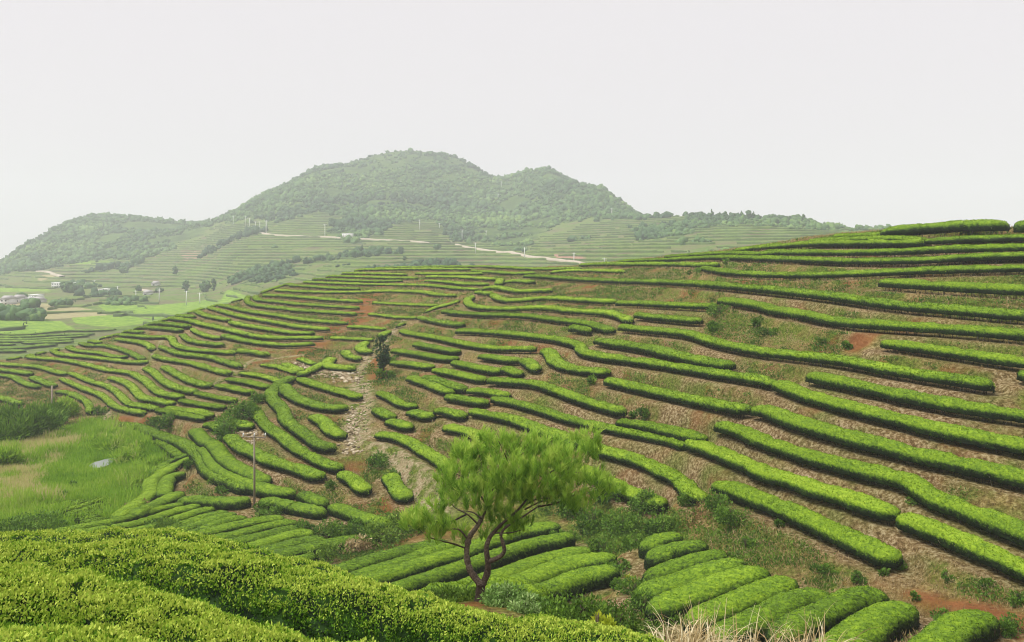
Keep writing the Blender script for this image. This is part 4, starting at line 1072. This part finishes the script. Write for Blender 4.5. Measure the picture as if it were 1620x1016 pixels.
# ------------------------------------------------------------------ the pine
def vp(x, y, dy=0.):
    px, py = 600+x/3.3875, 660+y/3.3875; d = 20.+dy
    return np.array([(px-CX)/F*d, d, (HY-py)/F*d])
pb = vp(540, 985); pb[2] = float(zat(pb[0], pb[1]))
pine = empty('pine_tree', tuple(pb)); tag(pine, 'young pine with a forked crooked trunk standing in front of the slanting rows', 'tree')
tr = MB()
def limb(mb, pts, r0, r1, n=8, dys=None):
    dys = dys or [0]*len(pts)
    P = spline3(np.array([vp(a, b, c) for (a, b), c in zip(pts, dys)])); L = np.linspace(0, 1, len(P))
    mb.tube(P-pb, (r0+(r1-r0)*L)*(1+.08*rng.normal(size=len(P))), n, tint=.5+.1*rng.normal(size=1)[0]); return P
def spline3(P):
    Q = np.vstack([2*P[0]-P[1], P, 2*P[-1]-P[-2]]); out = []
    for i in range(1, len(Q)-2):
        t = np.linspace(0, 1, 6, endpoint=False)[:, None]; a, b, c, d = Q[i-1], Q[i], Q[i+1], Q[i+2]
        out.append(.5*((2*b)+(-a+c)*t+(2*a-5*b+4*c-d)*t*t+(-a+3*b-3*c+d)*t**3))
    out.append(P[-1:]); return np.vstack(out)
limb(tr, [(538, 1010), (540, 950), (548, 885)], .125, .105, 10)
limb(tr, [(546, 900), (500, 842), (474, 780), (470, 700), (486, 640), (520, 592), (552, 535), (575, 470), (600, 400), (640, 320), (690, 240)], .088, .02, 9, [0, 0, .05, .1, .1, .1, .2, .3, .3, .4, .4])
limb(tr, [(552, 900), (578, 840), (582, 780), (574, 705), (590, 650), (612, 620), (660, 570), (740, 500), (800, 430)], .085, .02, 9, [0, 0, -.1, -.1, -.1, -.1, -.2, -.3, -.3])
limb(tr, [(580, 775), (640, 752), (670, 718), (660, 665), (652, 630), (680, 590), (760, 540), (850, 480)], .06, .015, 8, [-.1, -.2, -.3, -.3, -.3, -.3, -.4, -.5])
tr.build('trunk', M['bark'], parent=pine)
BR = [[(468, 705), (400, 680), (340, 665), (260, 640), (190, 580)], [(476, 655), (420, 600), (330, 610), (250, 600), (200, 640)], [(530, 575), (470, 520), (400, 480), (360, 420)], [(548, 545), (500, 510), (420, 500)], [(575, 470), (520, 390), (460, 330), (400, 300)],
      [(600, 400), (560, 300), (540, 220), (520, 150)], [(640, 320), (720, 250), (780, 170), (820, 110)], [(740, 500), (840, 440), (940, 430), (952, 385)], [(800, 430), (880, 330), (960, 270), (1060, 240), (1130, 150), (1150, 90)], [(850, 480), (950, 460), (1040, 420), (1090, 390), (1190, 362)],
      [(690, 240), (660, 170), (640, 130)], [(880, 330), (1000, 300), (1130, 300)], [(612, 620), (700, 620), (780, 600)], [(470, 520), (380, 560), (300, 560)], [(780, 495), (860, 455), (940, 432)], [(800, 430), (860, 250), (900, 160)]]
for k, b in enumerate(BR):
    mb = MB(); q = rng.uniform(-.6, .6)
    limb(mb, b, .024, .006, 6, [0.1]+[q*(i+1)/len(b) for i in range(len(b)-1)]); mb.build('branch', M['bark'], parent=pine)
BLOB = [(520, 420, 150, 85), (650, 520, 120, 60), (700, 300, 150, 90), (560, 210, 120, 70), (800, 165, 140, 75), (900, 290, 140, 90), (1000, 230, 110, 80), (1135, 150, 48, 95), (860, 420, 130, 70), (430, 300, 95, 75), (250, 560, 115, 50), (340, 590, 95, 42), (440, 640, 55, 42),
        (380, 400, 75, 65), (1010, 430, 95, 65), (1140, 330, 95, 42), (1225, 372, 55, 32), (700, 605, 80, 36), (620, 360, 120, 65), (690, 150, 90, 55), (480, 180, 70, 45), (430, 200, 50, 45), (1000, 340, 110, 60), (760, 400, 110, 70), (320, 480, 60, 45), (1060, 500, 60, 35), (580, 620, 40, 45), (930, 150, 70, 50), (200, 540, 70, 45), (150, 585, 40, 40), (1160, 425, 80, 30), (1290, 395, 40, 25), (560, 120, 60, 40), (1060, 150, 40, 60), (340, 330, 50, 50), (760, 560, 70, 40), (300, 640, 60, 30)]
cr = MB()
for bx, by, rx, ry in BLOB:
    nt_ = int(rx*ry/185)
    cy = rng.uniform(-.7, .7)
    for _ in range(nt_):
        a = nrm(rng.normal(size=3)); a *= rng.random()**.33*rng.uniform(.85, 1.2)
        c = vp(bx+a[0]*rx, by-a[2]*ry, cy+a[1]*min(rx, 90)/3.3875/F*20*1.1) - pb
        ax = nrm(np.array([a[0]*.4+rng.normal()*.22, a[1]*.3+rng.normal()*.22, .9])); k = 46
        t = rng.random(k)
        D = ax*rng.uniform(.7, 1.2, (k, 1)) + nrm(rng.normal(size=(k, 3)))*.55
        L = rng.uniform(.11, .23, k)
        V, Q = leafcards(c+ax*(t[:, None]-.5)*.22, D, L, np.full(k, .0135), .05)
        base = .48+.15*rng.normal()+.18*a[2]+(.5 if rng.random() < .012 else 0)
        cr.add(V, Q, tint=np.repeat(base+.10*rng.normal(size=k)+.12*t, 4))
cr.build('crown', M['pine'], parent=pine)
print('pine', time.time()-T0)

# ------------------------------------------------------------------ other trees
def tree(px, py, hpx, rpx, label, mat='darktree', name='tree', conifer=False, dmin=24, dmax=203, group=None, bare=.25, n=1200, cat='tree', z=None):
    X, D, zz = hit(px, py, 0, dmin, dmax); zz = float(zat(X, D)) - .1
    h = hpx/F*D; r = rpx/F*D
    e = empty(name, (X, D, zz)); tag(e, label, cat, group)
    t = MB(); t.tube([(0, 0, 0), (.02*h, 0, h*.45), (0, .01*h, h*.92)], [.035*h, .022*h, .006*h], 6, tint=.4); 
    for k in range(5):
        a = rng.random()*6.28; b = rng.uniform(bare, .8)
        t.tube([(0, 0, h*b), (math.cos(a)*r*.6, math.sin(a)*r*.6, h*(b+.08))], [.012*h, .004*h], 4, tint=.4)
    t.build('trunk', M['bark'], parent=e)
    m = MB(); nl = 26 if D < 200 else 34
    q = rng.random(nl)
    hz_ = h*(bare+(1-bare)*q*.95)
    rr = r*(1-q**1.3)*.95+.1*r if conifer else r*np.sqrt(np.clip(1-(2*q-1)**2, 0, 1))*.8
    a = rng.random(nl)*6.28; f = rng.uniform(.2, .8, nl)
    lc = np.stack([np.cos(a)*rr*f, np.sin(a)*rr*f, hz_], -1); lr = np.maximum(rr*.42, .10*r)
    if D > 200:
        V, T, tt = crowns(lc, lr*1.1, lr*1.1, .22, tint=.5+.15*rng.normal(size=nl)); m.add(V, None, T, tint=tt); m.build('crown', M[mat], parent=e); return e
    k = rng.integers(0, nl, n); d = nrm(rng.normal(size=(n, 3))); p = lc[k]+d*(lr[k]*(.5+.5*rng.random(n)))[:, None]
    ls = max(.06, .0028*D)*(.6+.8*rng.random(n))
    V, Q = leafcards(p, d+np.array([0, 0, .2])+rng.normal(size=(n, 3))*.3, ls, ls*.6)
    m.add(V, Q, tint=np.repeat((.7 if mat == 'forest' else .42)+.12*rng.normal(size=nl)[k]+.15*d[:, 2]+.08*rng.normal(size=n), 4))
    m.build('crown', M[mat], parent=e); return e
tree(606, 596, 66, 17, 'lone dark tree beside the stony path', bare=.22, n=1300)
RT = [(1095, 344, 10, 4), (1110, 345, 9, 5), (1126, 346, 17, 5), (1138, 345, 10, 4), (1148, 346, 13, 4), (1161, 346, 10, 3), (1173, 347, 14, 5), (1184, 347, 15, 6), (1192, 347, 13, 5), (1217, 348, 6, 4), (1250, 349, 8, 3), (1271, 351, 14, 6), (1304, 360, 9, 4), (1356, 365, 5, 3)]
for k, (a, b, h, r) in enumerate(RT):
    tree(a, b, h, r, f'{["slim","small","tall","low"][k%4]} hazy tree on the far right ridge line, {ORD[k+1]} from the left', mat='forest', dmin=400, dmax=800, conifer=k % 3 != 1, group='trees along the far right ridge', bare=.1, n=500)
for k, (a, b, h, r, lab) in enumerate([(294, 462, 20, 7, 'dark valley tree behind the white pole right of the field'), (325, 462, 18, 10, 'broad valley tree right of the dark one'), (338, 460, 22, 5, 'slim valley tree at the foot of the spur'), (219, 462, 13, 6, 'round valley tree above the field poles'), (277, 436, 16, 6, 'dark pointed tree on the valley terraces'), (252, 462, 8, 7, 'small tree beside the valley shed'),
        (110, 463, 18, 12, 'leafy tree right of the long white house'), (122, 462, 14, 9, 'round tree before the small hillside house'), (101, 460, 14, 8, 'tree hiding the end of the long white house'), (196, 433, 9, 8, 'small hazy tree on the terraces above the houses'), (34, 474, 12, 9, 'tree between the roadside houses and the long white house'), (484, 418, 12, 6, 'dark tree on the terraced slope above the spur'), (582, 407, 9, 6, 'round tree on the terraced slope beyond the ridge'), (640, 412, 8, 4, 'small pointed tree beyond the ridge top'),
        (48, 487, 10, 20, 'low grey-green thicket at the edge of the fallow field'), (98, 486, 9, 18, 'second low thicket in the fallow field'), (242, 507, 8, 2, 'tiny dark tree on the crest of the spur')]):
    near = a == 242
    tree(a, b, h, r, lab, mat='forest', dmin=230, dmax=900, group='trees in the far valley', bare=.05, n=900)
for k, (a, b, h, r, lab) in enumerate([(20, 505, 16, 34, 'left half of the dark thicket beside the bright field'), (55, 507, 14, 26, 'right half of the dark thicket beside the bright field'), (-20, 505, 16, 34, 'dark thicket continuing past the left frame edge')]):
    tree(a, b, h, r, lab, mat='forest', dmin=230, dmax=900, group='thicket by the bright field', bare=.02, n=2500, name='thicket', cat='thicket')

# ------------------------------------------------------------------ poles
def pole(px, py, hpx, label, kind='concrete', dmin=230, dmax=1350, arms=1, rad=.16, group='utility poles on the far hills', z=None, name='utility_pole', lamp=False):
    X, D, zz = hit(px, py, 0, dmin, dmax); zz = float(zat(X, D)) - .2
    h = hpx/F*D+.2; e = empty(name, (X, D, zz)); tag(e, label, 'utility pole', group)
    m = MB(); m.tube([(0, 0, 0), (0, 0, h*.5), (rng.normal()*.005*h, 0, h)], [rad, rad*.85, rad*.7], 8, tint=.55); m.build('pole', M[kind], parent=e)
    w = max(1.2, .16*h) if kind == 'concrete' else .95
    for k in range(arms):
        m = MB(); m.box((0, -.02, h-.35-k*.9), (w*2, .12 if kind == 'concrete' else .09, .12 if kind == 'concrete' else .07), rz=rng.uniform(-.3, .3), tint=.5); a = m.build('crossarm', M[kind], parent=e)
        m = MB()
        for q in (-.85, 0, .85): m.tube([(q*w, -.02, h-.3-k*.9), (q*w, -.02, h-.05-k*.9)], [.06, .04], 6, tint=.8)
        m.build('insulators', M['concrete'], parent=a)
    return e
FP = [(333, 359, 11, 'faint pole at the saddle, first of the line climbing the road'), (369, 359, 13, 'thin pole second in the line along the road crest'), (388, 360, 16, 'white pole third in the line along the road crest'), (394.5, 362, 17, 'white pole fourth in the line along the road crest'), (404, 364, 15, 'white pole fifth in the line along the road crest'),
      (411, 366, 17, 'white pole sixth in the line along the road crest'), (421, 370, 22, 'thickest white pole at the end of the line on the road crest'), (514, 376, 20, 'white pole standing alone left of the roadside white block'), (664, 365, 17, 'white pole with crossarm on the mountain foot above the road'), (695, 363, 9, 'faint pole right of the one with the crossarm'), (731, 382, 17, 'white pole on the green gully above the road'),
      (752, 400, 17, 'white pole standing on the road bend'), (769, 378, 12, 'small pole in the gully right of the green one'), (830, 409, 18, 'white pole by the pale lower road'), (908, 414, 14, 'white pole at the far end of the pale lower road'), (956, 413, 6, 'short pole just above the hedge top'), (968, 344, 14, 'pole on the mountain shoulder, highest at the right'), (793, 299, 10, 'pole standing in the notch between the two peaks'), (788, 316, 10, 'faint pole just below the notch'),
      (186, 466, 13, 'pale pole in the valley right of the low pink house'), (215, 470, 11, 'faint pole in the valley fields'), (252, 478, 20, 'twin-armed pole in the valley beside the track'), (295, 483, 22, 'tallest white pole in the valley near the spur'), (149, 452, 8, 'short white pole among the valley trees'), (316, 480, 16, 'grey pole just right of the tallest valley pole')]
for k, (a, b, h, lab) in enumerate(FP): pole(a, b, h, lab, arms=2 if k in (21, 6) else 1, rad=.36 if k == 6 else .27)
pole(402.5, 804, 120, 'weathered wooden pole with a thin crossarm above the slanting rows', 'wood', 24, 80, 1, .085, None, name='wooden_pole')
pole(82.5, 672, 62, 'grey wooden pole beside the bamboo at the left', 'wood', 60, 150, 0, .15, None, name='wooden_pole')

# ------------------------------------------------------------------ far road, houses, pond
def ribbon(name, pts, w, mat, lift=.45, dmin=230, dmax=1350, kind='structure', label=None):
    P = np.array([hit(a, b, 0, dmin, dmax) for a, b in spline(pts, 4)]); P, L = resample(P, 6.); P = smooth(P, 4)
    tg = nrm(np.gradient(P[:, :2], axis=0)); n = np.stack([-tg[:, 1], tg[:, 0]], 1)*w/2
    V = []
    for s, dz in ((-1, lift-1.2), (-1, lift), (1, lift+.15), (1, -1.2)):
        q = P.copy(); q[:, :2] += n*s; q[:, 2] = zat(P[:, 0], P[:, 1])+dz+.5; V.append(q)
    m = len(P); V = np.concatenate(V); Q = np.concatenate([np.stack([np.arange(m-1)+k*m, np.arange(1, m)+k*m, np.arange(1, m)+(k+1)*m, np.arange(m-1)+(k+1)*m], -1) for k in range(3)])
    o = build(name, V, [Q], mat, np.full(len(V), .6)); o['kind'] = kind
ribbon('road', [(398, 362), (412, 367), (424, 371), (470, 375), (520, 377), (560, 380), (620, 382), (680, 387)], 2.8, M['road'])
ribbon('road', [(722, 389), (760, 396), (800, 400), (840, 407), (880, 412), (922, 418)], 2.4, M['road'])
ribbon('track', [(60, 432), (75, 431), (84, 435), (98, 440)], 4, M['road'])
ribbon('track', [(225, 459), (232, 461), (245, 463)], 5, M['road'])
def house(px, py, wpx, hpx, label, floors=1, mat='white', nwin=4, roof='flat', depth=8, rz=0.):
    X, D, zz = hit(px, py, 0, 230, 1350); zz = float(zat(X, D))-.4
    w = wpx/F*D; h = hpx/F*D+.4; e = empty('house', (X, D, zz)); e.rotation_euler[2] = rz; tag(e, label, 'house', 'small houses in the far valley')
    m = MB(); m.box((0, depth/2, h/2), (w, depth, h), tint=.5+.15*rng.normal()); wl = m.build('wall', M[mat], parent=e)
    m = MB()
    if roof == 'flat': m.box((0, depth/2, h+.16), (w+.5, depth+.5, .3), tint=.6)
    else:
        a, b = w/2+.4, depth/2+.4; V = [(-a, depth/2-b, h+.01), (a, depth/2-b, h+.01), (a, depth/2+b, h+.01), (-a, depth/2+b, h+.01), (-a, depth/2, h+1.8), (a, depth/2, h+1.8)]
        m.add(V, [(0, 1, 5, 4), (2, 3, 4, 5), (0, 3, 2, 1)], [(0, 4, 3), (1, 2, 5)], tint=.5)
    m.build('roof', M['roof'] if roof != 'flat' else M['concrete'], parent=e)
    fh = h/floors
    for f in range(floors):
        for k in range(nwin):
            xx = -w/2+w*(k+.5)/nwin; m = MB(); m.box((xx, -.02, fh*(f+.55)), (w/nwin*.42, .1, fh*.42), tint=.4); m.build('window', M['dark'], parent=e)
house(91, 455.5, 19, 7.5, 'long white two-storey house with a row of dark openings', 2, 'white', 5)
house(122, 454, 10, 6, 'small pale house with a flat roof behind the trees', 1, 'white', 2)
house(153, 465.5, 17, 4.5, 'low white and pink house above the grassy valley', 1, 'white', 3, 'gable')
house(164, 460, 6, 3.5, 'tiny white outbuilding above the low house', 1, 'white', 1)
house(51.5, 474, 12, 6.5, 'white block with open upper floor by the left road', 1, 'white', 3)
house(54, 479.5, 13, 3, 'low building with a bright white roof below the white block', 1, 'white', 2, 'gable')
house(24, 480, 11, 7, 'pinkish house in the middle of the left roadside group', 1, 'white', 2, 'gable')
house(38, 479, 9, 6, 'pale house next to the bright roof', 1, 'white', 2)
house(6, 482, 12, 8, 'grey-white house at the left frame edge', 2, 'white', 2, 'gable')
house(243, 453, 7, 3.5, 'small pale shed on the valley terraces', 1, 'white', 1, 'gable')
house(230, 467, 8, 3, 'low shed with a white roof beside the valley track', 1, 'white', 1, 'gable')
X, D, zz = hit(549.5, 379, 0, 400, 900); zz = float(zat(X, D)); e = empty('roadside_tank', (X, D, zz)); tag(e, 'white boxy roadside block beside the far hill road', 'building')
w = 17/F*D; h = 7.5/F*D
m = MB(); m.box((0, 1.5, h/2+.3), (w, 3, h), tint=.8); m.build('wall', M['white'], parent=e)
for k in range(4): m = MB(); m.box((-w/2+w*(k+.5)/4, -.03, h/2+.5), (w/4*.7, .1, h*.5), tint=.25); m.build('panel', M['white'], parent=e)
m = MB(); m.box((0, 1.5, h+.45), (w+.4, 3.4, .25), tint=.5); m.build('roof', M['concrete'], parent=e)
# pond
X, D, zz = hit(155, 738, 0, 50, 130); th = np.linspace(0, 2*math.pi, 40, endpoint=False); r = 1+.35*vn(np.cos(th)*1.6+5, np.sin(th)*1.6, s=3)
V = np.stack([X+np.cos(th)*.95*r, D+np.sin(th)*2.6*r, np.full(40, float(zat(X, D))+.14)], -1); V = np.vstack([V, V.mean(0)])
o = build('pond', V, [np.array([(i, (i+1) % 40, 40) for i in range(40)])], M['water']); o['kind'] = 'structure'

# ------------------------------------------------------------------ haze, light, sky, camera
hz_ = MB(); lo = np.array([-3300., -60, -73]); hi = np.array([3300., 2150, 172]); hz_.box((lo+hi)/2, hi-lo)
m = bpy.data.materials.new('haze_air'); m.use_nodes = True; nt = m.node_tree; nt.nodes.clear()
pv = nt.nodes.new('ShaderNodeVolumePrincipled'); pv.inputs['Color'].default_value = (.92, .955, 1., 1); pv.inputs['Density'].default_value = .00048; pv.inputs['Anisotropy'].default_value = .0
oo = nt.nodes.new('ShaderNodeOutputMaterial'); nt.links.new(pv.outputs[0], oo.inputs['Volume'])
o = hz_.build('haze', m); o['kind'] = 'stuff'; tag(o, 'pale humid haze fading the far mountains', 'haze')

SUN_E, SUN_A = math.radians(60), math.radians(-105)        # elevation; azimuth measured from +Y towards +X
sl = bpy.data.lights.new('sun', 'SUN'); sl.energy = 4.6; sl.angle = math.radians(36); sl.color = (1, .975, .93)
so = bpy.data.objects.new('sun', sl); COL.objects.link(so)
from mathutils import Vector
dv = Vector((math.sin(SUN_A)*math.cos(SUN_E), math.cos(SUN_A)*math.cos(SUN_E), math.sin(SUN_E)))
so.rotation_euler = dv.to_track_quat('Z', 'Y').to_euler()
w = bpy.data.worlds.new('World'); SC.world = w; w.use_nodes = True; nt = w.node_tree; nt.nodes.clear()
sk = nt.nodes.new('ShaderNodeTexSky'); sk.sky_type = 'NISHITA'; sk.sun_disc = False; sk.sun_elevation = SUN_E; sk.sun_rotation = SUN_A; sk.air_density = 1; sk.dust_density = 4
b1 = nt.nodes.new('ShaderNodeBackground'); b1.inputs[1].default_value = .06; nt.links.new(sk.outputs[0], b1.inputs[0])
b2 = nt.nodes.new('ShaderNodeBackground'); b2.inputs[0].default_value = (.862, .824, .848, 1); b2.inputs[1].default_value = 1.0
mx = nt.nodes.new('ShaderNodeMixShader'); mx.inputs[0].default_value = .96       # thin high overcast veiling the blue
nt.links.new(b1.outputs[0], mx.inputs[1]); nt.links.new(b2.outputs[0], mx.inputs[2])
ow = nt.nodes.new('ShaderNodeOutputWorld'); nt.links.new(mx.outputs[0], ow.inputs[0])

cam = bpy.data.cameras.new('camera'); cam.sensor_width = 36; cam.lens = 36*F/1620; cam.shift_y = -(508-HY)/1620; cam.clip_end = 12000; cam.clip_start = .1
co = bpy.data.objects.new('camera', cam); COL.objects.link(co); co.rotation_euler = (math.radians(90), 0, 0); SC.camera = co
SC.view_settings.view_transform = 'Standard'; SC.view_settings.look = 'None'; SC.view_settings.exposure = 0; SC.view_settings.gamma = 1
SC.cycles.use_denoising = True
SC.cycles.max_bounces = 5; SC.cycles.diffuse_bounces = 2; SC.cycles.glossy_bounces = 1; SC.cycles.transmission_bounces = 2; SC.cycles.volume_bounces = 2; SC.cycles.pixel_filter_type = 'BLACKMAN_HARRIS'; SC.cycles.filter_width = 1.05; SC.cycles.transparent_max_bounces = 4
print('done', time.time()-T0)
